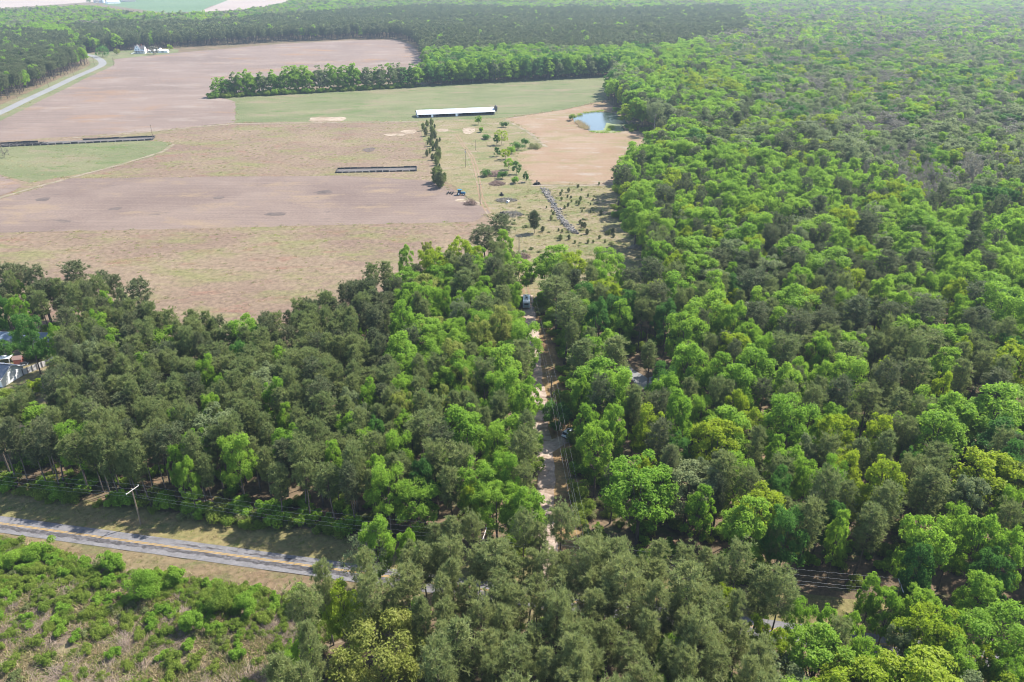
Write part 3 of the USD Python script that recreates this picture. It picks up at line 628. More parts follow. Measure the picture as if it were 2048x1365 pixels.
def fill(poly, spacing, zones, hb, hp, margin=0):
    """Fills a wood between the crowns placed by hand."""
    poly = poly.difference(keep_off)
    x0, y0, x1, y1 = poly.bounds
    n = int((x1 - x0) * (y1 - y0) / spacing ** 2 * 2.2)
    c = np.stack([rng.uniform(x0, x1, n), rng.uniform(y0, y1, n)], 1)
    c = c[shapely.contains_xy(poly, c[:, 0], c[:, 1])]
    look, q = mixture(c, 14.0, zones)
    c, look = c[(q[:, 0] > -170) & (q[:, 0] < 2290)], look[(q[:, 0] > -170) & (q[:, 0] < 2290)]
    R = np.where(np.isin(look, ['p', 'P', 'q']), rng.uniform(1.8, 2.8, len(c)), np.clip(rng.lognormal(1.48, 0.34, len(c)), 2.2, 7.6))
    cell, grid = 5.0, {}
    def near(x, y):
        i, j = int(x // cell), int(y // cell)
        return [t for a in (-2, -1, 0, 1, 2) for b in (-2, -1, 0, 1, 2) for t in grid.get((i + a, j + b), ())]
    def put(t):
        grid.setdefault((int(t[0] // cell), int(t[1] // cell)), []).append(t)
    for t in TREES:
        put(t)
    for (x, y), r, a in zip(c, R, look):
        k = spacing / 6.0
        if all((x - t[0]) ** 2 + (y - t[1]) ** 2 > ((0.82 if t[5] else 0.70) * (r + t[2]) * k) ** 2 for t in near(x, y)):
            h = (hp if a in 'pPq' else hb) * rng.uniform(0.80, 1.08) * (1 if a in 'pPq' else min(1.12, 0.70 + 0.07 * r))
            t = (x, y, r, h, a, False)
            TREES.append(t); put(t)
fill(F['left_stand'], 4.6, PIXZ, 17.0, 17.2)
fill(F['right_near'], 5.3, PIXZ, 18.5, 18.5)
fill(F['bottom'], 4.4, BOTTOM, 16.0, 18.5)
SEEN = [P(*a) for a in ((1053, 592), (1053, 611), (1047, 604), (1059, 604), (1132, 872), (1142, 866), (8, 752), (25, 762), (42, 752), (15, 735), (60, 741), (76, 734), (92, 727), (1272, 750), (1284, 757), (1296, 765))]
SEENPX = pix(np.array(SEEN))
def hides(t):
    lowz = 0.42 if t[4] in 'pPq' else 0.16
    q_ = pix(np.array([[t[0], t[1], t[3] * 1.02], [t[0], t[1], t[3] * lowz]]))
    w_ = t[2] * pxm(np.array([t[0], t[1], t[3] * 0.6])) * 0.95
    near_ = np.array([p_[1] for p_ in SEEN]) > t[1] - 1.0
    return bool((near_ & (np.abs(SEENPX[:, 0] - q_[:, 0].mean()) < w_) & (SEENPX[:, 1] > q_[0, 1]) & (SEENPX[:, 1] < q_[1, 1])).any())
TREES = [t for t in TREES if not hides(t)]
NN = len(TREES)
T = np.array([t[:4] for t in TREES]); TL = np.array([t[4] for t in TREES])

def grid_fill(poly, spacing, dmin, dmax):
    """Distant woods: a jittered grid of trees."""
    poly = poly.difference(keep_off)
    x0, y0, x1, y1 = poly.bounds
    x0, x1 = max(x0, -0.80 * dmax - 60), min(x1, 0.80 * dmax + 60)
    y0, y1 = max(y0, dmin * 0.5), min(y1, dmax)
    gx, gy = np.meshgrid(np.arange(x0, x1, spacing), np.arange(y0, y1, spacing))
    c = np.stack([gx.ravel(), gy.ravel()], 1)
    c += rng.uniform(-0.48, 0.48, c.shape) * spacing
    d = c[:, 1]
    c = c[(d >= dmin) & (d < dmax) & (np.abs(c[:, 0]) < 0.76 * c[:, 1] + 60)]
    c = c[shapely.contains_xy(poly, c[:, 0], c[:, 1])]
    look, q = mixture(c, 15.0, PIXZ)
    R = np.where(np.isin(look, ['p', 'P', 'q']), rng.uniform(0.42, 0.60, len(c)), np.clip(rng.lognormal(-0.38, 0.28, len(c)), 0.38, 1.15)) * spacing
    R = R * (0.72 + 0.56 * meshkit.fbm(np.column_stack([c / 70.0, np.full(len(c), 2.2)]), 3, 81))
    h = (17.0 + 6.5 * meshkit.fbm(np.column_stack([c / 90.0, np.full(len(c), 5.2)]), 3, 82)) * rng.uniform(0.78, 1.08, len(c)) * (1 + 0.12 * (R / spacing - 0.5))
    return np.column_stack([c, R, h]), look
far = []
for nm in ('right_far', 'top'):
    for sp, a, b in ((7.8, 100, 650), (8.2, 650, 1250), (9.2, 1250, 2100), (11.0, 2100, 3100)) if nm == 'right_far' else ((6.4, 100, 650), (7.0, 650, 1250), (8.6, 1250, 2100), (10.5, 2100, 3100)):
        far.append(grid_fill(F[nm], sp, a, b))
FT, FL = np.concatenate([a for a, b in far]), np.concatenate([b for a, b in far])
print('near trees', NN, 'far trees', len(FT))
# ------------------------------------------------------------------ plant the trees
NAMES = {'g': 'fresh green', 'y': 'yellow-green', 'd': 'dark green', 'o': 'olive yellow', 'l': 'pale green', 'b': 'grey-green half-bare', 'p': 'grey-green', 'q': 'light yellowish-green', 'P': 'dark brownish-green'}
MARKS = [('white car', P(1138, 868)), ('white camper', P(1053, 610)), ('crossarm pole by the road', P(282, 1049)), ('wide flowering oak', OAK),
         ('pale dead tree', DEAD), ('white house gable', P(30, 755)), ('lone pine in the scrub', P(1068, 466)), ('scrub by the lone pine', P(1150, 470)), ('pond', P(1240, 262)), ('shaded trees at the road bend', P(1700, 1270)),
         ('grey path in the clearing', P(1275, 755)), ('reddish weedy field', P(350, 640)), ('bottom right corner', P(1950, 1330)), ('driveway mouth', P(1100, 1190)),
         ('pole halfway up the driveway', P(1101, 814)), ('right edge of the picture', P(2040, 800)), ('red scrap heaps', P(140, 708)), ('tractor', P(920, 388))]
MARKS = [m for m in MARKS if m[0] not in ('scrub by the lone pine', 'tractor')]
ORD = ['nearest', 'second nearest', 'third nearest', 'fourth nearest', 'fifth nearest', 'sixth nearest', 'seventh nearest', 'eighth nearest', 'ninth nearest', 'tenth nearest']

allT, allL = np.concatenate([T, FT[FT[:, 1] < 420]]), np.concatenate([TL, FL[FT[:, 1] < 420]])
px_size = np.array([pxm(np.array([a[0], a[1], 12.0])) * a[2] for a in allT])
q = pix(np.column_stack([allT[:, :2], allT[:, 3] * 0.75]))
inside = (q[:, 0] > -10) & (q[:, 0] < 2058) & (q[:, 1] > -10) & (q[:, 1] < 1400)
is_pine = np.isin(allL, ['p', 'P', 'q'])
single = np.zeros(len(allT), bool)
for m, n in ((is_pine, 292), (~is_pine, 292)):
    idx = np.where(m & inside)[0]
    order = idx[np.argsort(-px_size[idx])]
    single[order[:n]] = True

label_of, group_of = {}, {}
sidx = np.where(single)[0]
for look in set(allL[sidx]):
    mine = [i for i in sidx if allL[i] == look]
    word = NAMES[look] + (' pine' if look in 'pPq' else ' tree')
    D = np.array([[math.hypot(allT[i, 0] - m[1][0], allT[i, 1] - m[1][1]) for i in mine] for m in MARKS])
    got = {}
    for rank in range(10):
        for k, m in enumerate(MARKS):
            o = np.argsort(D[k])
            if rank < len(o) and mine[o[rank]] not in got and D[k][o[rank]] < 75:
                got[mine[o[rank]]] = f'{word}, {ORD[rank]} of its colour to the {m[0]}'
    for i in mine:
        x, y = allT[i, :2]
        side = (np.array([x, y]) - r0) @ RN
        zone = ('in the stand before the road' if side < 0 else 'in the wood right of the driveway' if x > np.interp(y, dw[:, 1], dw[:, 0]) else 'in the stand between road and weedy field')
        label_of[i] = got.get(i)
        group_of[i] = f'{NAMES[look]} ' + ('pines ' if look in 'pPq' else 'broadleaved trees ') + zone
    left_over = {}
    for i in mine:
        if label_of[i] is None:
            x, y = allT[i, :2]
            side = (np.array([x, y]) - r0) @ RN
            if side < 0:
                left_over.setdefault(('before', min(int(-side // 7), 7)), []).append((x, i))
            else:
                out_ = x - np.interp(y, dw[:, 1], dw[:, 0])
                left_over.setdefault(('right' if out_ > 0 else 'left', min(int(side // 11), 15)), []).append((abs(out_), i))
    LEVEL = ['the driveway mouth', 'the lower driveway sand', 'the bright lawn strip', 'the white car', 'the driveway pole', 'the orange lawn', 'the upper driveway', 'the white camper', 'the driveway top', 'the lone pine', 'the rubble line', 'the field corner pole', 'the tractor', 'the brush heaps', 'the short bare pole', 'the pond']
    COUNT = ['first', 'second', 'third', 'fourth', 'fifth', 'sixth', 'seventh', 'eighth', 'ninth', 'tenth', 'eleventh', 'twelfth', 'thirteenth', 'fourteenth', 'fifteenth', 'sixteenth', 'seventeenth', 'eighteenth', 'nineteenth', 'twentieth']
    ROWS = ['front', 'second', 'third', 'fourth', 'fifth', 'sixth', 'seventh', 'eighth']
    nth = lambda k: COUNT[k] if k < 20 else str(k + 1) + 'th'
    for (zn, band), some in left_over.items():
        for k, (_, i) in enumerate(sorted(some)):
            if zn == 'before':
                label_of[i] = f'{word}, {nth(k)} from the left in the {ROWS[min(band, 7)]} row below the road'
            else:
                label_of[i] = f'{word}, {nth(k)} out {zn} of the driveway, level with {LEVEL[min(band, 15)]}'
for i in sidx:
    x, y, R, h, a = *allT[i], allL[i]
    ks = KINDS[(a, 0)]
    pine_ = a in 'pPq'
    s = (R / PR, R / PR, h / PH) if pine_ else (R / BR, R / BR, h / BH)
    kk = ks[int(rng.integers(len(ks)))]
    thing('pine_tree' if pine_ else 'broadleaf_tree', label_of[i], 'pine tree' if pine_ else 'tree', (x, y, 0), rng.uniform(0, 360), group_of[i], s, kk)

def scatter(name, label, cat_, protos, data, group=None):
    """Uncounted growth: one instancer. data: x, y, z, yaw, sx, sy, sz, proto number."""
    pi = UsdGeom.PointInstancer.Define(stage, numbered('/World', name))
    base = str(pi.GetPath())
    targets = []
    for k, ref in enumerate(protos):
        pth = f'{base}/{ref.rpartition("/")[2].rstrip("0123456789").rstrip("_")}' + (f'_{k:03d}' if k else '')
        x = UsdGeom.Xform.Define(stage, pth)
        x.GetPrim().GetReferences().AddInternalReference(ref)
        targets.append(pth)
    pi.CreatePrototypesRel().SetTargets(targets)
    data = np.asarray(data, float)
    pi.CreateProtoIndicesAttr(Vt.IntArray.FromNumpy(data[:, 7].astype(np.int32)))
    pi.CreatePositionsAttr(Vt.Vec3fArray.FromNumpy(np.ascontiguousarray(data[:, :3].astype(np.float32))))
    a = np.radians(data[:, 3]) / 2
    quat = np.stack([np.zeros_like(a), np.zeros_like(a), np.sin(a), np.cos(a)], 1)
    pi.CreateOrientationsAttr(Vt.QuathArray([Gf.Quath(float(w), 0, 0, float(z)) for _, _, z, w in quat]))
    pi.CreateScalesAttr(Vt.Vec3fArray.FromNumpy(np.ascontiguousarray(data[:, 4:7].astype(np.float32))))
    return tag(pi.GetPrim(), label, cat_, group, 'stuff')

def forest(name, label, cat_, t, l, level):
    protos, rows = [], []
    for look in sorted(set(l)):
        ks = KINDS[(look, level)]
        m = np.where(l == look)[0]
        pine_ = look in 'pPq'
        R, H = (PR, PH) if pine_ else (BR, BH)
        for i in m:
            rows.append((t[i, 0], t[i, 1], 0, rng.uniform(0, 360), t[i, 2] / R, t[i, 2] / R, t[i, 3] / H, len(protos) + rng.integers(len(ks))))
        protos += ks
    if rows:
        scatter(name, label, cat_, protos, rows)

rest = ~single
# trees that are not told apart singly: the remaining ones of the near woods, then the distant woods
rt, rl = allT[rest], allL[rest]
pn = np.isin(rl, ['p', 'P', 'q'])
nearer = np.hypot(rt[:, 0], rt[:, 1]) < 300
forest('broadleaf_wood', 'rest of the green broadleaved wood beyond the nearer trees', 'wood', rt[~pn & nearer], rl[~pn & nearer], 0)
forest('pine_wood', 'rest of the pines crowded behind the nearer pine trees', 'wood', rt[pn & nearer], rl[pn & nearer], 0)
forest('mixed_wood', 'rounded green trees from the pond down the edge of the right wood', 'wood', rt[~nearer], rl[~nearer], 1)
m = FT[:, 1] >= 420
ft, fl = FT[m], FL[m]
d = ft[:, 1]
pn = np.isin(fl, ['p', 'P', 'q'])
lv = np.where(d < 1000, 1, 2)
right = ft[:, 0] > np.interp(ft[:, 1], [400, 800, 3000], [100, 220, 700])
for level, word in ((1, 'nearer'), (2, 'farther')):
    forest('distant_pine_forest', f'dark pine forest beyond the fields, {word} part', 'forest', ft[pn & (lv == level)], fl[pn & (lv == level)], level)
    forest('swamp_forest', f'pale patchy spring forest filling the upper right, {word} part', 'forest', ft[~pn & right & (lv == level)], fl[~pn & right & (lv == level)], level)
    forest('distant_woods', f'green woods behind the brown field and the pasture, {word} part', 'forest', ft[~pn & ~right & (lv == level)], fl[~pn & ~right & (lv == level)], level)

# ------------------------------------------------------------------ single trees out in the open, each on its own spot
def lone(name, label, cat_, px, py, R, H, wood, crown, wm, lm, crown_name='crown', rot=None, group=None):
    """A tree of its own standing with its foot at the pixel's ground point."""
    p = P(px, py)
    t = thing(name, label, cat_, p, rng.uniform(0, 360) if rot is None else rot, group)
    obj('trunk', wood, MAT[wm], t, smooth=True)
    if crown is not None:
        obj(crown_name, crown, MAT[lm], t)
    return t
w_, c_ = broadleaf(301, R=8.0, H=12.5, low=0.12, n_leaf=21000, leaf=0.38, n_lobes=52, lobe=0.25, n_limbs=14)
t = thing('oak_tree', 'wide olive yellow flowering oak at the bottom of the picture', 'tree', (OAK[0], OAK[1], 0))
obj('trunk', w_, MAT['bark'], t, smooth=True); obj('crown', c_, MAT['leaf_olive'], t)
t = thing('dead_tree', 'pale leafless dead tree standing among the pines by the road', 'tree', (DEAD[0], DEAD[1], 0))
obj('trunk', bare_tree(302, 11.5), MAT['bark_pale'], t)
w_, c_ = broadleaf(303, R=4.4, H=14.5, low=0.25, n_leaf=2600, leaf=0.30, n_lobes=22, n_limbs=20)
p = P(735, 1098, 10.0)
t = thing('sparse_tree', 'sparse pale tree with bare forked limbs beside the road', 'tree', (p[0], p[1], 0))
obj('trunk', w_, MAT['bark_pale'], t, smooth=True); obj('crown', c_, MAT['leaf_pale'], t)
t = thing('sparse_tree', 'thin leafless grey tree on the verge left of the roadside pines', 'tree', (*P(682, 1205)[:2], 0))
obj('trunk', bare_tree(305, 7.5), MAT['bark_pale'], t)
w_, c_ = pine(304, R=2.7, H=9.5, low=0.22, n_br=70, top=0.5)
lone('lone_pine', 'small dark pine standing alone with its shadow in the scrub', 'pine tree', 1069, 467, 2.7, 9.5, w_, c_, 'bark', 'needle_dark')
w_, c_ = broadleaf(306, R=6.0, H=22, low=0.42, n_leaf=4200, leaf=0.5, n_limbs=12)
lone('pondside_tree', 'tall pale-trunked tree standing clear of the wood by the pond', 'tree', 1307.5, 270, 6, 22, w_, c_, 'bark_pale', 'leaf_pale')
w_, c_ = shrub(307, 3.4, 5.0, 1800, 0.42)
lone('willow_bush', 'rounded green bush on the left bank of the pond', 'bush', 1145, 241, 3, 5, w_, c_, 'bark', 'shrub_leaf', 'foliage')
for i, (px, py, R, H, lab, lm) in enumerate([(206, 114.5, 9.5, 12, 'broad dark round tree by the far road bend', 'leaf_dark'), (235, 110.5, 3.5, 7.5, 'small pinkish tree between the road bend and farmhouse', 'leaf_olive'),
        (308, 110, 6.5, 11, 'brownish half-leafed tree in front of the farmhouse yard', 'leaf_bud'), (340, 102, 4.0, 7.5, 'small bright tree right of the farmhouse yard', 'leaf_yellow'),
        (10, 316, 3.2, 6.0, 'grey twiggy bush on the green strip below the old footings', 'leaf_bud'), (178, 5.5, 7, 9, 'lone dark tree left of the far white barn', 'leaf_dark')]):
    w_, c_ = broadleaf(320 + i, R=R, H=H, low=0.08, n_leaf=900 if i not in (3, 4) else 500, leaf=1.0 if i != 4 else 0.3, n_lobes=16, n_limbs=5)
    lone('field_tree', lab, 'tree', px, py, R, H, w_, c_, 'bark', lm)
w_, c_ = broadleaf(331, R=3.6, H=7.5, low=0.05, n_leaf=5200, leaf=0.36, n_lobes=24, n_limbs=6)
lone('low_tree', 'dark low leafy tree just behind the parked white car', 'tree', 1117, 858, 3.6, 7.5, w_, c_, 'bark', 'leaf_dark')
# trees about the house at the left edge
for i, (px, py, R, H, lab, lm) in enumerate([(56, 708, 3.6, 9.0, 'dark round tree behind the lawn of the white house', 'leaf_dark'), (18, 722, 2.6, 6.5, 'dark little tree nearest the house roof', 'leaf_dark'),
        (118, 706, 2.6, 7.5, 'slender light green tree beside the scrap heaps', 'leaf_green'), (72, 793, 2.3, 5.0, 'light green young tree in front of the white fence', 'leaf_yellow')]):
    w_, c_ = broadleaf(340 + i, R=R, H=H, low=0.10, n_leaf=3600, leaf=0.34, n_lobes=18, n_limbs=5)
    lone('yard_tree', lab, 'tree', px, py, R, H, w_, c_, 'bark', lm)
w_, c_ = shrub(350, 4.2, 4.2, 5200, 0.34, 22)
lone('spreading_bush', 'broad spreading dark green bush on the house lawn', 'bush', 78, 718, 4, 4, w_, c_, 'bark', 'leaf_dark', 'foliage')
for i, (px, py, lab) in enumerate([(14, 800, 'green bush against the white house gable'), (40, 822, 'low green bush in front of the house, right one'), (2, 830, 'low green bush at the left edge below the house')]):
    w_, c_ = shrub(352 + i, 2.4, 3.2, 2600, 0.32, 12)
    lone('house_bush', lab, 'bush', px, py, 2.4, 3, w_, c_, 'bark', 'shrub_leaf', 'foliage')

# the row of trees between brown field and pasture
row = [(437, 196), (452, 195), (470, 194), (489, 193), (507, 192), (524, 191), (541, 190), (559, 189), (578, 188), (596, 187), (613, 186), (632, 185), (650, 184), (667, 183), (686, 182), (704, 181.5), (722, 181), (741, 180), (760, 179), (779, 178), (797, 177), (815, 176), (832, 175)]
ordw = ['first', 'second', 'third', 'fourth', 'fifth', 'sixth', 'seventh', 'eighth', 'ninth', 'tenth', 'eleventh', 'twelfth', 'thirteenth', 'fourteenth', 'fifteenth', 'sixteenth', 'seventeenth', 'eighteenth', 'nineteenth', 'twentieth']
row = [(437 + 397 * k / 34 + (3 if k % 2 else -2), 196 - 21 * k / 34) for k in range(35)]
for i, (px, py) in enumerate(row):
    p = P(px + rng.uniform(-2, 2), py - 1.5 - 1.2 * (i % 2))
    look = rng.choice(['g', 'd', 'g', 'l'])
    R, h = rng.uniform(5.4, 7.2), rng.uniform(17, 23) * (0.75 if i < 3 else 1)
    side = f'{ordw[i]} tree from the left end' if i < 18 else f'{ordw[len(row) - 1 - i]} tree from the forest end'
    thing('hedgerow_tree', f'{side} of the row between brown field and pasture', 'tree', (p[0], p[1], 0), rng.uniform(0, 360), 'trees of the row between the fields', (R / BR, R / BR, h / BH), KINDS[(look, 3)][int(rng.integers(2))])

belt = [(842 + 396 * k / 37 + (3 if k % 2 else -3), 172.5 - 20 * k / 37 - (1.5 if k % 2 else 0)) for k in range(38)]
for i, (px, py) in enumerate(belt):
    p = P(px, py)
    look, R, h = rng.choice(['g', 'd', 'g', 'l']), rng.uniform(5.0, 7.4), rng.uniform(18, 23)
    nth_ = lambda k: ordw[k] if k < 20 else str(k + 1) + 'th'
    side = f'{nth_(i)} tree from the brown field' if i < 19 else f'{nth_(len(belt) - 1 - i)} tree from the sandy patch'
    thing('hedgerow_tree', f'{side} in the belt behind the pasture', 'tree', (p[0], p[1], 0), rng.uniform(0, 360), 'trees of the belt behind the pasture', (R / BR, R / BR, h / BH), KINDS[(look, 3)][int(rng.integers(2))])
HEDGE_FOOT = LineString(G([(428, 196), (600, 187), (834, 174)])).buffer(4)
# ------------------------------------------------------------------ shrubs, saplings, weeds
KS = {}
for nm, lm, args in (('green_shrub', 'shrub_leaf', (361, 1.5, 1.7, 1700, 0.21)), ('green_shrub', 'shrub_leaf', (362, 1.6, 1.2, 1500, 0.19)), ('leafy_shrub', 'leaf_green', (363, 1.4, 2.0, 1500, 0.24)), ('dark_shrub', 'weed_leaf', (364, 1.3, 1.1, 900, 0.20))):
    w_, c_ = shrub(*args)
    k = kind_of(nm); obj('stem', w_, MAT['bark'], k); obj('foliage', c_, MAT[lm], k)
    KS.setdefault(nm, []).append(str(k.GetPath()))
for nm, lm, args in (('dry_tuft', 'dry_grass', (371, 34, 0.75, 0.045, 0.9)), ('dry_tuft', 'dry_grass', (372, 30, 0.55, 0.05, 1.1)), ('green_tuft', 'weed_leaf', (373, 34, 0.6, 0.055, 0.8)), ('green_tuft', 'shrub_leaf', (374, 30, 0.5, 0.06, 0.9))):
    k = kind_of(nm); obj('blades', tuft(*args), MAT[lm], k)
    KS.setdefault(nm, []).append(str(k.GetPath()))

def sprinkle(poly, n, protos, smin, smax, pick=None, density=None, zs=(0.8, 1.25)):
    x0, y0, x1, y1 = poly.bounds
    rows = []
    c = np.stack([rng.uniform(x0, x1, n * 4), rng.uniform(y0, y1, n * 4)], 1)
    c = c[shapely.contains_xy(poly, c[:, 0], c[:, 1])]
    if density is not None:
        c = c[rng.uniform(0, 1, len(c)) < density(c)]
    for x, y in c[:n]:
        s = rng.uniform(smin, smax)
        k = rng.integers(len(protos)) if pick is None else rng.choice(len(protos), p=pick)
        rows.append((x, y, 0, rng.uniform(0, 360), s, s, s * rng.uniform(*zs), k))
    return rows
def clumps(sc, lo, hi, seed):
    return lambda c: np.clip((meshkit.fbm(np.column_stack([c / sc, np.full(len(c), seed * 1.7)]), 4, seed) - lo) / (hi - lo), 0, 1)

# the scrubland below the road: green thicket along the verge, thinning to dry grass
def thick(c):
    o = (c - r0) @ RN - o_near
    s = (c - r0) @ RD
    band = np.clip(1.15 - (-o - 5) / np.interp(s, [-30, 10, 60, 95], [30, 26, 20, 30]), 0.13, 1)
    band = np.maximum(band ** 2.2, 0.10)
    return np.clip(band * (0.70 + 1.0 * clumps(4.5, 0.3, 0.7, 3)(c)), 0, 1)
scrub_in = scrub.buffer(-1.2)
scatter('thicket', 'green thicket of shrubs along the near side of the road', 'thicket', KS['green_shrub'] + KS['leafy_shrub'] + KS['dark_shrub'],
        sprinkle(scrub_in, 2200, KS['green_shrub'] + KS['leafy_shrub'] + KS['dark_shrub'], 0.3, 1.05, [.34, .34, .14, .18], thick))
kd = kind_of('dead_brush')
rg = np.random.default_rng(91)
obj('stems', cat([tube([(a_, b_, 0), (a_ + c_, b_ + d_, e_ * 0.6), (a_ + 2.2 * c_, b_ + 2.2 * d_, e_)], [0.03, 0.022, 0.01], 3) for a_, b_, c_, d_, e_ in zip(rg.normal(size=60) * 0.7, rg.normal(size=60) * 0.7, rg.normal(size=60) * 0.35, rg.normal(size=60) * 0.35, rg.uniform(0.3, 1.3, 60))]), MAT['dead_stems'], kd)
scatter('dead_brush', 'grey-brown dead brush lying through the scrubland below the road', 'brush', [str(kd.GetPath())], sprinkle(scrub_in, 1500, [1], 0.5, 1.3, None, clumps(5, 0.35, 0.7, 14), (0.5, 1.0)))
scatter('scrub_grass', 'dry and green grass covering the scrubland below the road', 'grass', KS['dry_tuft'] + KS['green_tuft'],
        sprinkle(scrub_in, 7000, KS['dry_tuft'] + KS['green_tuft'], 0.6, 1.5, [.30, .25, .25, .20], clumps(3.5, 0.3, 0.7, 12)))
scatter('verge_growth', 'short rough grass along both sides of the road', 'grass', KS['dry_tuft'] + KS['green_tuft'],
        sprinkle(unary_union([strip(o_near - 0.6, o_near - 4.6), strip(o_far + 0.6, o_far + 8)]), 5200, KS['dry_tuft'] + KS['green_tuft'], 0.25, 0.5, [.3, .25, .25, .2]))
for i, (px, py, R, H, lab) in enumerate([(300, 1195, 2.9, 5.2, 'tall bushy green tree in the thicket near the road, left one'), (352, 1172, 1.9, 3.4, 'round green bush close to the road above the thicket'), (443, 1222, 2.7, 4.6, 'round bright green bush in the middle of the scrubland'),
        (492, 1228, 2.1, 3.6, 'green bush right of the round bright one in the scrubland'), (381, 1264, 1.9, 3.2, 'single small green bush casting a shadow on the dry grass'), (608, 1222, 2.0, 4.4, 'pointed green bush, left of a pair by the roadside'), (650, 1222, 2.2, 4.8, 'pointed green bush, right of a pair by the roadside'),
        (228, 1140, 2.0, 3.4, 'shaded green bush at the back of the thicket'), (80, 1120, 2.2, 3.2, 'leafy bush beside the road at the left edge'), (25, 1135, 2.2, 3.2, 'leafy bush in the left corner of the thicket')]):
    w_, c_ = shrub(380 + i, R * 1.02, H * 1.35, 5200, 0.26, 20)
    lone('bush', lab, 'bush', px, py, R, H, w_, c_, 'bark', 'leaf_green' if i != 2 else 'shrub_leaf', 'foliage')

# undergrowth inside and along the woods
und = unary_union([F['left_stand'], F['right_near'], F['bottom']]).difference(keep_off)
scatter('undergrowth', 'green undergrowth beneath and along the edges of the woods', 'undergrowth', KS['green_shrub'] + KS['leafy_shrub'] + KS['dark_shrub'],
        sprinkle(und, 3800, KS['green_shrub'] + KS['leafy_shrub'] + KS['dark_shrub'], 0.6, 1.7, [.25, .25, .35, .15]))
edge = unary_union([strip(o_far + 6.5, o_far + 11, -60, 135).difference(keep_off), corridor.boundary.buffer(2.2).difference(strip(o_near - 6, o_far + 9)).difference(DRIVE.buffer(2.6))])
scatter('edge_growth', 'low leafy growth along the foot of the woods by road and driveway', 'undergrowth', KS['green_shrub'] + KS['leafy_shrub'] + KS['dark_shrub'],
        sprinkle(edge, 950, KS['green_shrub'] + KS['leafy_shrub'] + KS['dark_shrub'], 0.7, 2.0, [.25, .25, .4, .1]))
# the foot of the wood round the scrub and the tan field
rim = LineString(G([(1235, 225), (1262, 262), (1345, 268), (1322, 300), (1285, 345), (1238, 385), (1240, 415), (1268, 455), (1298, 492), (1320, 530)])).buffer(4).difference(pond.buffer(2))
scatter('wood_edge_growth', 'leafy shrubs at the foot of the right wood beside field and scrub', 'undergrowth', KS['green_shrub'] + KS['leafy_shrub'], sprinkle(rim, 330, KS['green_shrub'] + KS['leafy_shrub'], 0.8, 2.2))

scatter('hedgerow_growth', 'leafy growth at the foot of the row between brown field and pasture', 'undergrowth', KS['green_shrub'] + KS['leafy_shrub'], sprinkle(HEDGE_FOOT, 420, KS['green_shrub'] + KS['leafy_shrub'], 1.2, 2.6))
margins = unary_union([S[k].boundary.buffer(2.2) for k in ('ploughed_field', 'pasture', 'near_ploughed_field', 'tan_field', 'green_strip')]).difference(pond.buffer(3)).difference(FAR_ROAD.buffer(6))
margins = margins.intersection(Polygon(G([(-200, 480), (-200, 190), (400, 180), (1240, 150), (1340, 280), (1240, 480)])))
scatter('field_margin_weeds', 'rough weeds along the margins between the fields', 'weeds', KS['green_tuft'] + KS['dry_tuft'], sprinkle(margins, 5200, KS['green_tuft'] + KS['dry_tuft'], 0.5, 1.5, [.3, .1, .35, .25], clumps(9, 0.3, 0.6, 21), (0.4, 1.0)))
# weeds in the fallow fields: low, dark, uneven
weedy = unary_union([S['weedy_field'].difference(S['near_ploughed_field']), S['grass_lane']]).difference(DRIVE.buffer(3)).difference(F['left_stand'])
scatter('field_weeds', 'scattered low weeds in the weedy field and the grass lane', 'weeds', KS['green_tuft'] + KS['dry_tuft'],
        sprinkle(weedy, 4200, KS['green_tuft'] + KS['dry_tuft'], 0.35, 1.0, [.35, .1, .3, .25], clumps(14, 0.35, 0.62, 8), (0.4, 0.9)))

# young pines: a ragged line across the lane, and saplings in the scrub
kyp = []
for i in range(4):
    w_, c_ = pine(401 + i, R=1.5, H=5.0, low=0.06, n_br=46, tufts=5, blades=8, blade=0.5, width=0.11, top=0.9)
    k = kind_of('young_pine'); obj('trunk', w_, MAT['bark'], k); obj('crown', c_, MAT['needle_dark' if i % 2 else 'needle_green'], k)
    kyp.append(str(k.GetPath()))
line = [(855, 250), (861, 247), (852, 257), (866, 252), (858, 262), (865, 265), (868, 257), (863, 273), (871, 271), (860, 281), (867, 285), (873, 279), (864, 292), (859, 297), (870, 296), (866, 303), (873, 303), (861, 309), (869, 313), (876, 309), (866, 321), (872, 326), (878, 322), (877, 331), (874, 362), (882, 366), (888, 369), (880, 372), (870, 358), (886, 360)]
line = sorted(line + [(850, 268), (857, 276), (869, 288), (876, 296), (858, 303), (864, 316), (880, 315), (868, 332), (873, 340), (862, 285)], key=lambda t_: t_[1])
for i, (px, py) in enumerate(line):
    p = P(px + rng.uniform(-8, 8), py + 5)
    s = rng.uniform(0.45, 1.1) * (1.5 if py > 350 else 1.0)
    lab = f'dark young pine, number {COUNT[i]} down the ragged line from the poultry house' if i < 20 else f'dark young pine, {COUNT[len(line) - 1 - i]} from the near end of the ragged line'
    lab = lab.replace('number ', '')
    grp = 'young pines at the near end of the line' if py > 350 else 'young pines along the middle of the line' if i >= 10 else 'young pines at the far end of the line'
    thing('young_pine', lab, 'young pine', (p[0], p[1], 0), rng.uniform(0, 360), grp, (s, s, s), kyp[int(rng.integers(4))])
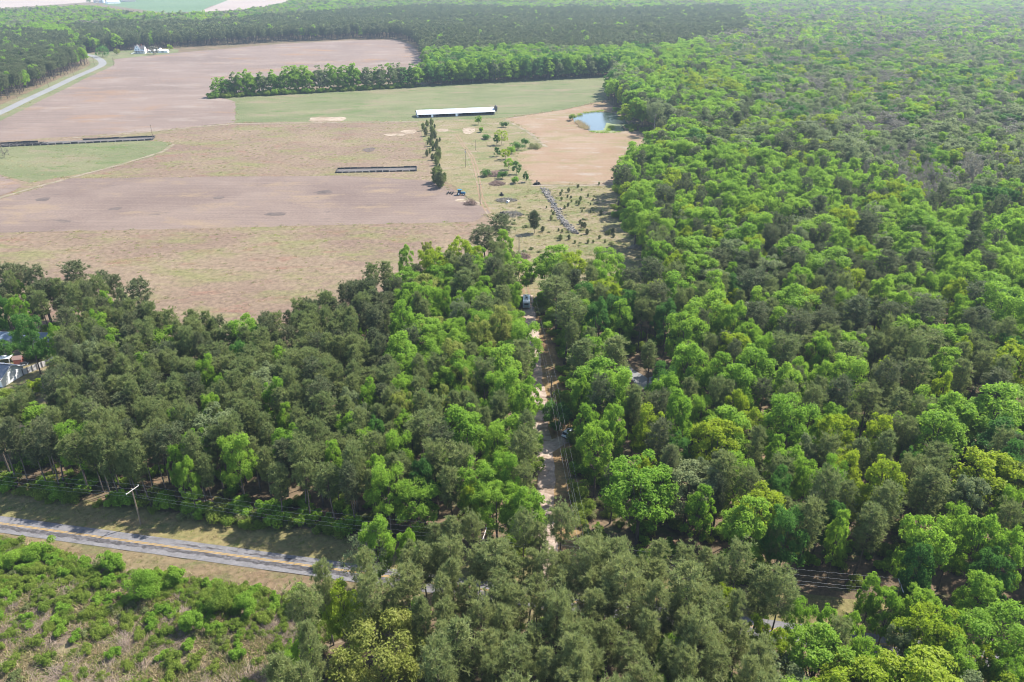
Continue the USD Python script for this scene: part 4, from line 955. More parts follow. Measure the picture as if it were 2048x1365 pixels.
sap = [(1124, 385), (1137, 385), (1121, 392), (1135, 396), (1142, 397), (1123, 401), (1143, 405), (1153, 408), (1158, 411), (1161, 402), (1136, 414), (1129, 418), (1164, 425), (1103, 424), (1107, 430), (1093, 417), (1181, 426), (1160, 449), (1164, 454), (1169, 456), (1117, 463), (1124, 465), (1174, 469), (1212, 469), (1218, 470), (1225, 467), (1227, 475), (1150, 487), (1176, 487), (1199, 478), (1156, 376), (1163, 382), (1176, 395), (1188, 394), (1202, 430), (1102, 441), (1085, 464), (1064, 500), (1121, 481), (1138, 480), (1186, 486), (1210, 486), (1198, 370), (1186, 402), (1181, 411)]
SAPM = [('rubble line', P(1118, 425)), ('lone pine', P(1069, 467)), ('tan field corner', P(1064, 372)), ('right wood', P(1235, 415)), ('head of the rubble line', P(1087, 378)), ('foot of the rubble line', P(1150, 467)), ('fallen branches in the shade', P(1272, 497))]
SAPL = {}
for r_ in range(8):
    for nm_, mp in SAPM:
        o_ = sorted(range(len(sap)), key=lambda j: math.hypot(*(P(*sap[j])[:2] - mp[:2])))
        if o_[r_] not in SAPL:
            SAPL[o_[r_]] = f'dark pine sapling, {ORD[r_]} of them to the {nm_}'
for i in range(len(sap)):
    SAPL.setdefault(i, 'dark pine sapling in the middle of the dry scrub, off every landmark')
for i, (px, py) in enumerate(sap):
    p = P(px, py)
    s = rng.uniform(0.20, 0.50)
    thing('pine_sapling', SAPL[i], 'sapling', (p[0], p[1], 0), rng.uniform(0, 360), 'pine saplings in the scrub', (s * rng.uniform(1.0, 1.7), s * 1.2, s * 0.95), kyp[int(rng.integers(4))])
scr = Polygon(G([(1060, 376), (1225, 372), (1250, 430), (1300, 500), (1320, 540), (1050, 560), (1000, 470), (995, 400)])).difference(DRIVE.buffer(2.5))
scatter('scrub_weeds', 'low weeds and twigs among the pine saplings in the scrub', 'weeds', KS['green_tuft'] + KS['dry_tuft'] + KS['dark_shrub'], sprinkle(scr, 1300, KS['green_tuft'] + KS['dry_tuft'] + KS['dark_shrub'], 0.4, 1.1, [.30, .15, .28, .22, .05], clumps(6, 0.35, 0.7, 31), (0.4, 0.9)))
# shrubs and small trees in the middle of the lane
for i, (nm, lab, cat_, px, py, R, H, lm) in enumerate([
    ('lane_tree', 'small green tree just below the poultry house', 'tree', 957, 250, 2.4, 6.0, 'leaf_green'), ('lane_bush', 'green bush below the small tree by the poultry house', 'bush', 962, 265, 2.2, 3.6, 'leaf_green'),
    ('lane_bush', 'low dark green bush by itself on the lane grass', 'bush', 971, 279, 3.2, 2.6, 'leaf_dark'), ('lane_tree', 'forked yellow-green tree in the middle of the lane', 'tree', 1003, 290, 4.0, 9.0, 'leaf_yellow'),
    ('lane_tree', 'dark small tree in front of the forked one', 'tree', 993, 291, 2.0, 6.5, 'leaf_dark'), ('lane_bush', 'grey-green bush at the upper end of the thicket on the lane', 'bush', 1008, 255, 2.8, 3.8, 'leaf_dark'),
    ('lane_bush', 'dark bush, biggest of the lane thicket', 'bush', 1036, 300, 4.4, 5.0, 'leaf_dark'), ('lane_bush', 'round dark bush at the right of the lane thicket', 'bush', 1049, 292, 2.6, 5.0, 'leaf_dark'), ('lane_bush', 'low trailing bush at the tip of the lane thicket', 'bush', 1072, 297, 4.0, 2.4, 'weed_leaf'),
    ('lane_tree', 'bright yellow-green tree below the lane thicket', 'tree', 1011, 320, 3.2, 6.5, 'leaf_yellow'), ('lane_bush', 'mid green bush between the two bright lane trees', 'bush', 1023, 308, 3.0, 4.4, 'leaf_green'), ('cedar', 'dark pointed cedar left of the bright lane tree', 'tree', 994, 313, 1.9, 5.5, 'leaf_dark'),
    ('lane_tree', 'green tree at the left of the brush heaps', 'tree', 1017, 340, 2.8, 6.0, 'leaf_green'), ('cedar', 'tall dark cedar right of the brush heaps', 'tree', 1033, 349, 2.6, 7.5, 'leaf_dark'), ('lane_bush', 'light green bush below the cedar', 'bush', 1029, 367, 2.3, 3.6, 'leaf_green'), ('cedar', 'narrow dark cedar at the corner of the tan field', 'tree', 1052, 365, 1.6, 5.5, 'leaf_dark'),
    ('lane_bush', 'dark bush at the left foot of the brush heaps', 'bush', 973, 353, 3.2, 4.0, 'leaf_dark'), ('lane_bush', 'dark bush amid the brush heaps', 'bush', 1005, 358, 2.6, 4.6, 'leaf_dark')]):
    w_, c_ = (shrub(420 + i, R, H, 1500, 0.42, 14) if 'bush' in nm else broadleaf(420 + i, R=R, H=H, low=0.10 if nm == 'cedar' else 0.18, n_leaf=1500, leaf=0.45, n_lobes=16, shape=0.35 if nm == 'cedar' else 0.8, n_limbs=5))
    lone(nm, lab, cat_, px, py, R, H, w_, c_, 'bark', lm, 'foliage' if 'bush' in nm else 'crown')
# reeds at the pond, rough weeds below it
k = kind_of('reed_clump'); obj('blades', tuft(441, 60, 2.0, 0.06, 1.4), MAT['dry_grass'], k)
rk = str(k.GetPath())
scatter('pond_reeds', 'brown reeds standing at the near left bank of the pond', 'reeds', [rk], sprinkle(Polygon(G([(1151, 245), (1158, 244), (1168, 252), (1178, 259), (1170, 260), (1160, 254)])), 46, [rk], 0.7, 1.2))
k = kind_of('rush_clump'); obj('blades', tuft(442, 60, 1.6, 0.07, 1.4), MAT['shrub_leaf'], k)
rk = str(k.GetPath())
scatter('pond_rushes', 'green rushes along the near and right bank of the pond', 'reeds', [rk], sprinkle(unary_union([LineString(G([(1178, 263), (1195, 266), (1225, 266), (1246, 263)])).buffer(1.2), Polygon(G([(1212, 262), (1210, 255), (1222, 253), (1232, 258), (1228, 263)])), LineString(G([(1150, 234), (1170, 226), (1205, 223), (1225, 224)])).buffer(1.0)]), 150, [rk], 0.4, 1.1))
# ------------------------------------------------------------------ buildings
mat('metal_roof', (0.36, 0.38, 0.41), 0.5, noise=0.08, scale=0.5)
mat('dark_interior', (0.03, 0.03, 0.03), 0.9, noise=0.2)
mat('block_wall', (0.33, 0.31, 0.29), 0.9, noise=0.25, scale=1.0)
mat('footing', (0.085, 0.076, 0.070), 0.9, noise=0.3, scale=0.8)
mat('charred', (0.045, 0.04, 0.036), 0.95, noise=0.3)
mat('grey_shingle', (0.155, 0.165, 0.195), 0.85, noise=0.18, scale=3.0)
mat('blue_shed_roof', (0.20, 0.25, 0.32), 0.6, noise=0.12)
mat('dark_roof', (0.10, 0.09, 0.09), 0.85, noise=0.2)
mat('brown_roof', (0.20, 0.13, 0.11), 0.85, noise=0.2)
mat('red_brick', (0.32, 0.11, 0.08), 0.9, noise=0.25, scale=4)
mat('fence_board', (0.52, 0.50, 0.50), 0.8, noise=0.12, scale=2)
mat('fence_post', (0.16, 0.14, 0.13), 0.9, noise=0.2)
mat('tractor_blue', (0.02, 0.11, 0.20), 0.4, noise=0.05)
mat('rust', (0.16, 0.08, 0.045), 0.85, noise=0.4, scale=3)
mat('car_white', (0.72, 0.74, 0.76), 0.25, noise=0.02, spec=0.5)
mat('camper_white', (0.70, 0.70, 0.68), 0.45, noise=0.06)
mat('camper_band', (0.24, 0.30, 0.29), 0.5, noise=0.1)
mat('red_lamp', (0.45, 0.02, 0.02), 0.3)
mat('brush', (0.22, 0.150, 0.118), 0.95, noise=0.4, scale=2)
mat('rubble_stone', (0.175, 0.158, 0.138), 0.9, noise=0.4, scale=1.5)
mat('scrap', (0.42, 0.40, 0.40), 0.7, noise=0.5, scale=2)
mat('tarp_black', (0.03, 0.035, 0.04), 0.5, noise=0.2)

def site(a, b):
    """A frame whose x axis runs from ground pixel a to ground pixel b: (origin, length, degrees)."""
    p, q_ = P(*a), P(*b)
    d = q_ - p
    return p, float(np.hypot(d[0], d[1])), math.degrees(math.atan2(d[1], d[0]))

# the long white-roofed poultry house: open front, posts, gable roof
p, ln, deg = site((836, 236.5), (989.5, 229.8))
t = thing('poultry_house', 'long low poultry house with a white metal roof and dark open front', 'poultry house', p, deg)
W, EV, RG = 12.0, 2.5, 4.9
obj('wall', cat(box(0, ln, W - 0.15, W, 0, EV), box(0, 0.15, 0.1, W - 0.15, 0, EV), box(ln - 0.15, ln, 0.1, W - 0.15, 0, EV)), MAT['block_wall'], t)
obj('front_wall', box(0.15, ln - 0.15, 0, 0.15, 0, 0.6), MAT['dark_metal'], t)
obj('gable', prism([(0.1, EV), (W, EV), (W / 2, RG - 0.15)], 0.0, 0.14), MAT['block_wall'], t)
obj('gable', prism([(0.1, EV), (W, EV), (W / 2, RG - 0.15)], ln - 0.14, ln), MAT['block_wall'], t)
obj('floor', box(0.2, ln - 0.2, 0.2, W - 0.2, 0.02, 0.08), MAT['dark_interior'], t)
npan = 26
for i in range(npan):
    x0, x1 = -0.5 + (ln + 1) * i / npan, -0.5 + (ln + 1) * (i + 1) / npan - 0.05
    for s in (0, 1):
        y0, ym = (-0.7, W / 2) if s == 0 else (W + 0.7, W / 2)
        z0 = EV - 0.2 + (i % 2) * 0.012
        prof = [(y0, z0), (ym, RG + (i % 2) * 0.012), (ym, RG + 0.07 + (i % 2) * 0.012), (y0, z0 + 0.07)]
        obj('roof_panel', prism(prof, x0, x1), MAT['metal_roof'], t)
for i in range(24):
    x = 0.1 + (ln - 0.3) * i / 23
    obj('post', box(x, x + 0.14, 0.0, 0.14, 0.6, EV), MAT['white_paint' if i in (0, 4, 5, 12, 23) else 'pole_wood'], t)
for x in (ln * 0.17, ln * 0.485):
    obj('door', box(x, x + 1.6, -0.06, -0.01, 0.1, 2.25), MAT['white_paint'], t)
# feed bin at its right end
p = P(991.8, 228.2)
t = thing('feed_bin', 'dark feed bin on legs at the right end of the poultry house', 'feed bin', p, 10)
obj('hopper', trimesh.creation.revolve(np.array([(0.0, 1.6), (0.25, 1.7), (1.25, 3.3), (1.25, 5.9), (0.25, 6.7), (0, 6.75)]), sections=16), MAT['dark_metal'], t)
for k in range(4):
    a = math.pi / 4 + k * math.pi / 2
    obj('leg', tube([(1.25 * math.cos(a), 1.25 * math.sin(a), 0), (1.2 * math.cos(a), 1.2 * math.sin(a), 3.5)], [0.07, 0.07], 5), MAT['dark_metal'], t)
obj('auger', tube([(0, 0, 1.7), (-2.4, -0.4, 2.1)], [0.1, 0.1], 6), MAT['dark_metal'], t)

# footings of vanished poultry houses
def footings(label, a, b, W, h, gaps, m, clutter=0):
    p, ln, deg = site(a, b)
    t = thing('ruined_footing', label, 'ruin', p, deg)
    rg = np.random.default_rng(int(abs(a[0])) + 7)
    for y, nm in ((0, 'near_wall'), (W, 'far_wall')):
        n = gaps
        for i in range(n):
            if nm == 'far_wall' and clutter and 0.38 < i / n < 0.58:
                continue
            x0, x1 = ln * i / n, ln * (i + 1) / n - (0.5 if nm == 'near_wall' else 0.1)
            obj(nm, box(x0, x1, y - 0.15, y + 0.15, 0, h * rg.uniform(0.75, 1.15)), m, t)
    obj('end_wall', box(-0.15, 0.15, 0.15, W - 0.15, 0, h * 0.9), m, t)
    obj('end_wall', box(ln - 0.15, ln + 0.15, 0.15, W - 0.15, 0, h * 0.9), m, t)
    obj('floor_slab', box(0.2, ln - 0.2, 0.2, W - 0.2, 0.0, 0.1), MAT['footing'], t)
    if clutter:
        ms = []
        for _ in range(clutter):
            b_ = box(-rg.uniform(0.6, 2.4), rg.uniform(0.6, 2.4), -0.12, 0.12, 0, rg.uniform(0.1, 0.3))
            b_.apply_transform(trimesh.transformations.rotation_matrix(rg.uniform(0, 3.1), (0.1, 0.1, 1)))
            b_.apply_translation((rg.uniform(0.15, 0.45) * ln, rg.uniform(1, W - 1), rg.uniform(0.1, 0.7)))
            ms.append(b_)
        tag(obj('fallen_boards', cat(ms), MAT['charred'], t), kind='stuff')
footings('long ruined footings with fallen dark boards beside the green strip', (-90, 299), (305, 281), 11.0, 1.1, 26, MAT['charred'], 90)
footings('shorter low footings standing alone in the middle of the brown fields', (672, 346.5), (833, 343.0), 9.0, 0.9, 12, MAT['charred'])

def gable_house(t, L, W, ev, rg, wall, roof, over=0.4, th=0.14, x0=0.0):
    """Walls, gables and a two-sided roof with its ridge along x."""
    obj('wall', cat(box(x0, x0 + L, 0, 0.15, 0, ev), box(x0, x0 + L, W - 0.15, W, 0, ev)), wall, t)
    for k, x in enumerate((x0, x0 + L - 0.15)):
        obj('gable_wall', prism([(0.15, 0), (W - 0.15, 0), (W - 0.15, ev), (W / 2, rg - 0.1), (0.15, ev)], x, x + 0.15), wall, t)
    sl = (rg - ev) / (W / 2)
    for s in (0, 1):
        y0, ym = (-over, W / 2) if s == 0 else (W + over, W / 2)
        obj('roof', prism([(y0, ev - sl * over), (ym, rg), (ym, rg + th), (y0, ev - sl * over + th)], x0 - over, x0 + L + over), roof, t)

# the white farmhouse by the far wood
p = P(270, 107.5)
t = thing('farmhouse', 'tall white farmhouse with a steep front gable and dark porch roof', 'farmhouse', p, 4)
gable_house(t, 13.0, 7.0, 6.2, 9.4, MAT['white_paint'], MAT['dark_roof'], x0=0)
obj('front_gable', prism([(-1.2, 0.0), (0.0, 0.0), (0.0, 6.2), (-1.2, 6.2)], 1.0, 7.5), MAT['white_paint'], t)
g_ = trimesh.creation.extrude_polygon(Polygon([(0.8, 6.2), (7.7, 6.2), (4.25, 10.6)]), 4.9, engine='earcut'); v = np.array(g_.vertices)
obj('front_gable', trimesh.Trimesh(np.stack([v[:, 0], 3.65 - v[:, 2], v[:, 1]], 1), g_.faces[:, ::-1], process=False), MAT['white_paint'], t)
for sx in (-1, 1):
    prof = [(4.25, 10.6), (4.25 + sx * 3.9, 5.65), (4.25 + sx * 3.9, 5.8), (4.25, 10.78)]
    g_ = trimesh.creation.extrude_polygon(Polygon(prof), 5.2, engine='earcut'); v = np.array(g_.vertices)
    obj('gable_roof', trimesh.Trimesh(np.stack([v[:, 0], 3.7 - v[:, 2], v[:, 1]], 1), g_.faces[:, ::-1], process=False), MAT['dark_roof'], t)
obj('porch_roof', box(-0.8, 13.4, -4.2, -1.25, 2.9, 3.15), MAT['dark_roof'], t)
for x in (-0.6, 2.6, 5.8, 9.4, 13.0):
    obj('porch_post', box(x, x + 0.2, -4.1, -3.9, 0, 2.9), MAT['white_paint'], t)
for x, z in ((2.0, 1.0), (5.4, 1.0), (9.0, 1.0), (11.2, 1.0), (2.2, 4.0), (5.2, 4.0), (9.4, 4.0), (11.4, 4.0), (3.8, 7.0)):
    y = -1.26 if x < 7.5 else -0.05
    obj('window', box(x, x + 0.95, y, y + 0.04, z, z + 1.6), MAT['dark_glass'], t)
obj('chimney', box(8.4, 9.1, 3.1, 3.9, 8.6, 11.0), MAT['red_brick'], t)
p = P(289, 105.5)
t = thing('farm_outbuilding', 'small dark-roofed outbuilding attached beside the white farmhouse', 'outbuilding', p, 4)
gable_house(t, 5.5, 5, 2.6, 4.2, MAT['white_paint'], MAT['brown_roof'])
p = P(297, 106)
t = thing('white_shed', 'long white low shed and wall right of the farmhouse', 'shed', p, 3)
gable_house(t, 25, 6, 2.3, 3.6, MAT['white_paint'], MAT['white_paint'])
obj('door', box(17, 20, -0.06, -0.01, 0, 2.1), MAT['block_wall'], t)
p = P(321, 101.5)
t = thing('white_dome_tank', 'small white rounded tank behind the white shed', 'tank', p)
obj('tank', trimesh.creation.revolve(np.array([(0, 0), (1.8, 0), (1.8, 2.0), (1.2, 3.1), (0, 3.5)]), sections=16), MAT['white_paint'], t)
obj('lid', trimesh.creation.cylinder(0.4, 0.3, sections=10, transform=trimesh.transformations.translation_matrix((0, 0, 3.6))), MAT['block_wall'], t)
p = P(266, 109)
t = thing('white_boat_trailer', 'small white trailer parked left of the farmhouse porch', 'trailer', p, 50)
obj('hull', trimesh.convex.convex_hull(np.array([(-2, -.8, .7), (2.2, 0, 1.1), (-2, .8, .7), (-2, -.9, 1.5), (1.5, -.5, 1.6), (1.5, .5, 1.6), (-2, .9, 1.5), (2.6, 0, 1.7)])), MAT['white_paint'], t)
for s in (-1, 1):
    obj('wheel', trimesh.creation.cylinder(0.35, 0.2, sections=12, transform=trimesh.transformations.translation_matrix((0, s * 0.95, 0.35)) @ trimesh.transformations.rotation_matrix(math.pi / 2, (1, 0, 0))), MAT['black_rubber'], t)
# far farm at the top edge
for nm, lab, a, b, W, ev, rg, wl, rf in (('far_barn', 'far white-roofed barn at the top left edge, the widest', (216, 8.0), (241, 7.2), 20, 5, 8, 'white_paint', 'metal_roof'),
        ('far_barn', 'far grey barn standing left of the white-roofed one', (199, 6.8), (208, 6.6), 14, 5, 9, 'block_wall', 'grey_shingle'),
        ('far_silo_house', 'far dark farm building left of the barns', (191, 6.4), (197, 6.2), 12, 5, 9, 'block_wall', 'dark_roof'),
        ('far_poultry_house', 'far long low dark roof right of the white barn', (245, 4.4), (272, 3.6), 16, 3, 5, 'block_wall', 'dark_roof')):
    p, ln, deg = site(a, b)
    t = thing(nm, lab, 'barn', p, deg)
    gable_house(t, ln, W, ev, rg, MAT[wl], MAT[rf])
p = P(207.5, 6.6)
t = thing('far_silo', 'far white silo between the barns at the top edge', 'silo', p)
obj('shell', trimesh.creation.cylinder(3.2, 16, sections=20, transform=trimesh.transformations.translation_matrix((0, 0, 8))), MAT['white_paint'], t)
obj('cap', trimesh.creation.revolve(np.array([(0, 18.2), (1.6, 17.6), (3.2, 16.0), (0, 16.0)])[::-1], sections=20), MAT['metal_roof'], t)

# the white house at the left edge: gable towards the fence
p, ln, deg = site((6, 775.5), (50.5, 748.5))
t = thing('white_house', 'white house with a grey shingle roof at the left edge', 'house', p, deg + 90)
W = ln; EV, RG = 2.7, 4.9
def hb(m):      # the house runs back to the left from its gable (local +x)
    return m
obj('gable_wall', prism([(0, 0), (-W, 0), (-W, EV), (-W / 2, RG - 0.12), (0, EV)], 0.0, 0.15), MAT['white_paint'], t)
obj('wall', cat(box(0.15, 15, -0.15, 0, 0, EV), box(0.15, 15, -W, -W + 0.15, 0, EV)), MAT['white_paint'], t)
ncourse = 14
sl = (RG - EV) / (W / 2)
for s in (0, 1):
    for k in range(ncourse):
        u0, u1 = k / ncourse, (k + 1) / ncourse
        e = 0.45
        ya, yb = e - (W / 2 + e) * u0, e - (W / 2 + e) * u1 - 0.02
        za, zb = EV - sl * e + (RG - EV + sl * e) * u0, EV - sl * e + (RG - EV + sl * e) * u1
        prof = [(ya, za + 0.03), (yb, zb), (yb, zb + 0.10), (ya, za + 0.16)]
        if s:
            prof = [(-W - y, z) for y, z in prof]
        obj('shingle_course', prism(prof, -0.4, 15.2), MAT['grey_shingle'], t)
obj('ridge_cap', box(-0.42, 15.2, -W / 2 - 0.16, -W / 2 + 0.16, RG + 0.10, RG + 0.16), MAT['dark_roof'], t)
obj('barge_board', prism([(0.5, EV - sl * 0.5 - 0.1), (-W / 2, RG - 0.08), (-W / 2, RG + 0.08), (0.5, EV - sl * 0.5 + 0.06)], -0.46, -0.41), MAT['white_paint'], t)
obj('barge_board', prism([(-W - 0.5, EV - sl * 0.5 - 0.1), (-W / 2, RG - 0.08), (-W / 2, RG + 0.08), (-W - 0.5, EV - sl * 0.5 + 0.06)], -0.46, -0.41), MAT['white_paint'], t)
obj('vent_pipe', trimesh.creation.cylinder(0.07, 0.7, sections=8, transform=trimesh.transformations.translation_matrix((6, -2.2, RG - 0.9))), MAT['white_paint'], t)
obj('vent_pipe', trimesh.creation.cylinder(0.09, 0.9, sections=8, transform=trimesh.transformations.translation_matrix((3.2, -W + 2.6, RG - 0.6))), MAT['white_paint'], t)
p = P(29, 732.5)
t = thing('brick_outhouse', 'small red brick outbuilding with a brown roof behind the white house', 'outbuilding', p, 15)
gable_house(t, 2.2, 1.8, 2.0, 2.7, MAT['red_brick'], MAT['brown_roof'], over=0.2)
p = P(3, 730)
t = thing('white_porch', 'flat white porch roof behind the white house', 'porch', p, 8)
obj('roof', box(-6, 3.2, -1.2, 1.2, 2.35, 2.5), MAT['white_paint'], t)
for x in (-5.8, -3, 0, 2.9):
    obj('post', box(x, x + 0.14, -1.1, -0.96, 0, 2.35), MAT['white_paint'], t)
p = P(48, 730)
t = thing('covered_cart', 'small cart under a black cover on the lawn behind the house', 'cart', p, 20)
obj('cover', trimesh.convex.convex_hull(np.array([(-1, -.6, .3), (1, -.6, .3), (1, .6, .3), (-1, .6, .3), (-.8, -.4, .9), (.7, -.4, .95), (.7, .4, .95), (-.8, .4, .9)])), MAT['tarp_black'], t)
obj('tray', box(-1.15, 1.15, -0.7, 0.7, 0.22, 0.29), MAT['white_paint'], t)
for x in (-0.7, 0.7):
    for y in (-0.72, 0.6):
        obj('wheel', trimesh.creation.cylinder(0.2, 0.12, sections=10, transform=trimesh.transformations.translation_matrix((x, y + 0.06, 0.2)) @ trimesh.transformations.rotation_matrix(math.pi / 2, (1, 0, 0))), MAT['black_rubber'], t)
# the fence: five solid panels between dark posts, boards told apart
p, ln, deg = site((47, 751.0), (95, 731.5))
t = thing('board_fence', 'pale solid board fence with dark posts running back from the house', 'fence', p, deg)
for i in range(6):
    x = ln * i / 5
    obj('post', box(x - 0.09, x + 0.09, -0.14, 0.05, 0, 2.0), MAT['fence_post'], t)
for i in range(5):
    for k in range(8):
        x0 = ln * i / 5 + 0.1 + (ln / 5 - 0.2) * k / 8
        obj('board', box(x0, x0 + (ln / 5 - 0.2) / 8 - 0.012, 0.0 + 0.006 * (k % 2), 0.03 + 0.006 * (k % 2), 0.06, 1.82 + 0.02 * ((k * 7 + i) % 3)), MAT['fence_board'], t)
p, ln, deg = site((-30, 691), (146, 699))
t = thing('blue_roofed_shed', 'long low shed with a blue-grey roof behind the yard trees', 'shed', p, deg + 3)
gable_house(t, ln, 5.0, 2.2, 3.3, MAT['block_wall'], MAT['blue_shed_roof'])
def heap(name, label, cat_, px, py, rx, ry, h, n, size, m, seed, stick=False, parent=None):
    """A heap of loose pieces nobody could count."""
    rg = np.random.default_rng(seed)
    p = P(px, py)
    ms = []
    for _ in range(n):
        a, u = rg.uniform(0, 2 * math.pi), math.sqrt(rg.uniform())
        z = 1.35 * h * (1 - u ** 1.6) * rg.uniform(0.1, 1)
        if stick:
            L_ = size * rg.uniform(0.5, 1.6)
            d = unit(rg.normal(size=(1, 3)) * [1, 1, 0.35])[0] * L_ / 2
            c = np.array([rx * u * math.cos(a), ry * u * math.sin(a), z + 0.15])
            e = rg.normal(size=3) * L_ * 0.1
            ms.append(tube([c - d, c + e, c + d], [0.075, 0.06, 0.025], 3))
        else:
            b_ = trimesh.convex.convex_hull(rg.normal(size=(9, 3)) * size * rg.uniform(0.3, 0.8) * [1, 1, 0.6])
            b_.apply_translation((rx * u * math.cos(a), ry * u * math.sin(a), z + 0.1))
            ms.append(b_)
    t = obj(name, cat(ms), m)
    UsdGeom.Xformable(t).AddTranslateOp().Set(Gf.Vec3d(*map(float, p)))
    return tag(t, label, cat_, kind='stuff')
heap('scrap_heap', 'heap of grey scrap at the end of the board fence', 'scrap', 108, 722, 1.6, 1.2, 1.0, 60, 0.5, MAT['scrap'], 501)
heap('scrap_heap', 'larger heap of rusty and white scrap near the pines', 'scrap', 140, 709, 1.8, 1.5, 1.4, 60, 0.55, MAT['scrap'], 502)
heap('scrap_heap', 'rusty scrap on the larger heap near the pines', 'scrap', 143, 706, 1.5, 1.2, 1.3, 30, 0.5, MAT['rust'], 503)
heap('brush_heap', 'pinkish-brown heap of cut brush, the upper one on the lane', 'brush', 992, 350, 4.6, 5.5, 1.8, 520, 1.7, MAT['brush'], 504, True)
heap('brush_heap', 'pinkish-brown heap of cut brush, the lower one on the lane', 'brush', 994, 369, 4.2, 3.6, 1.6, 420, 1.6, MAT['brush'], 505, True)
heap('brush_heap', 'tangle of dry brush beside the field corner pole', 'brush', 941, 409, 3.2, 2.2, 2.2, 220, 2.0, MAT['brush'], 506, True)
heap('brush_heap', 'grey tangle of fallen branches beside the lone pine', 'brush', 1012, 402, 5.5, 3.5, 0.9, 320, 1.6, MAT['rubble_stone'], 507, True)
heap('brush_heap', 'grey tangle of branches in the lower part of the lane', 'brush', 1022, 430, 5.5, 4.5, 0.9, 320, 1.6, MAT['rubble_stone'], 508, True)
heap('brush_heap', 'twiggy brown brush at the foot of the lower lane pole', 'brush', 1047, 516, 3.0, 2.0, 1.5, 220, 1.5, MAT['brush'], 509, True)
heap('brush_heap', 'pale fallen branches in the shade at the corner of the scrub', 'brush', 1272, 497, 3.6, 1.8, 1.0, 160, 1.6, MAT['rubble_stone'], 510, True)
heap('stump_heap', 'dark uprooted stump at the head of the rubble line', 'stump', 1074, 369.5, 1.6, 1.1, 1.6, 46, 0.6, MAT['charred'], 511)
heap('rubble', 'dark debris at the top of the grey brush on the lane', 'rubble', 1003, 392, 1.2, 0.9, 1.2, 30, 0.55, MAT['charred'], 512)
heap('rubble', 'dark debris in the grass below the grey brush', 'rubble', 1005, 430, 1.3, 1.0, 1.2, 30, 0.55, MAT['charred'], 513)
# the line of rubble through the scrub
rg = np.random.default_rng(520)
rl_ = np.array([P(a, b)[:2] for a, b in [(1087, 378), (1096, 391), (1103, 402), (1112, 417), (1122, 436), (1131, 449), (1141, 459), (1150, 467)]])
ms = []
for _ in range(900):
    u = rg.uniform(0, len(rl_) - 1); k = min(int(u), len(rl_) - 2)
    c = rl_[k] + (rl_[k + 1] - rl_[k]) * (u - k) + rg.normal(size=2) * 0.8
    b_ = trimesh.convex.convex_hull(rg.normal(size=(8, 3)) * rg.uniform(0.12, 0.42) * [1.3, 1, 0.6])
    b_.apply_translation((c[0], c[1], rg.uniform(0.0, 0.7)))
    ms.append(b_)
tag(obj('rubble_line', cat(ms), MAT['rubble_stone']), 'long narrow line of grey rubble slanting through the scrub', 'rubble', kind='stuff')
p = P(1015.5, 406)
t = thing('white_barrel', 'small white open barrel lying on the grey brush', 'barrel', p, 70)
R90 = trimesh.transformations.rotation_matrix(math.pi / 2, (0, 1, 0))
obj('shell', trimesh.creation.annulus(0.48, 0.6, 1.7, sections=20, transform=trimesh.transformations.translation_matrix((0, 0, 0.62)) @ R90), MAT['white_paint'], t)
obj('base', trimesh.creation.cylinder(0.47, 0.06, sections=20, transform=trimesh.transformations.translation_matrix((0.6, 0, 0.62)) @ R90), MAT['dark_interior'], t)

# ------------------------------------------------------------------ vehicles
def cyl(r, w, x, y, z, n=20):
    """A wheel-like disc with its axle along y."""
    return trimesh.creation.cylinder(r, w, sections=n, transform=trimesh.transformations.translation_matrix((x, y, z)) @ trimesh.transformations.rotation_matrix(math.pi / 2, (1, 0, 0)))
def loft(sections):
    """Hull-like body: cross sections (x, half width at sill, half width at belt, z sill, z belt), joined in order."""
    v, f = [], []
    for x, a, b, z0, z1 in sections:
        v += [(x, -a, z0), (x, a, z0), (x, b, z0 + (z1 - z0) * 0.6), (x, b * 0.94, z1), (x, -b * 0.94, z1), (x, -b, z0 + (z1 - z0) * 0.6)]
    for i in range(len(sections) - 1):
        for k in range(6):
            a, b = i * 6 + k, i * 6 + (k + 1) % 6
            f += [[a, b, b + 6], [a, b + 6, a + 6]]
    for k in range(1, 5):
        f += [[0, k + 1, k], [(len(sections) - 1) * 6, (len(sections) - 1) * 6 + k, (len(sections) - 1) * 6 + k + 1]]
    m = trimesh.Trimesh(v, f, process=False)
    m.fix_normals()
    return m
# the white car beside the driveway, its tail towards us
a, b = P(1132, 875.5), P(1146, 866)
d = b - a
t = thing('parked_car', 'white sport utility car parked under the trees beside the driveway', 'car', ((a + b) / 2)[:3], math.degrees(math.atan2(d[1], d[0])))
obj('body', loft([(-2.32, .78, .82, .45, .95), (-2.2, .86, .93, .32, 1.02), (-1.2, .88, .94, .30, 1.04), (0.8, .88, .94, .30, 1.03), (1.6, .86, .92, .32, 0.98), (2.15, .80, .84, .38, .86), (2.32, .66, .70, .45, .74)]), MAT['car_white'], t)
obj('cabin', loft([(-2.05, .84, .84, 1.03, 1.06), (-1.72, .80, .76, 1.03, 1.60), (-1.0, .82, .76, 1.03, 1.70), (0.2, .82, .74, 1.03, 1.66), (1.15, .80, .76, 1.03, 1.07)]), MAT['dark_glass'], t)
obj('roof', loft([(-1.78, .72, .70, 1.62, 1.655), (-1.0, .745, .72, 1.705, 1.745), (0.2, .72, .69, 1.665, 1.705), (0.42, .70, .66, 1.55, 1.575)]), MAT['car_white'], t)
obj('sunroof', box(-0.75, 0.05, -0.36, 0.36, 1.728, 1.752), MAT['dark_glass'], t)
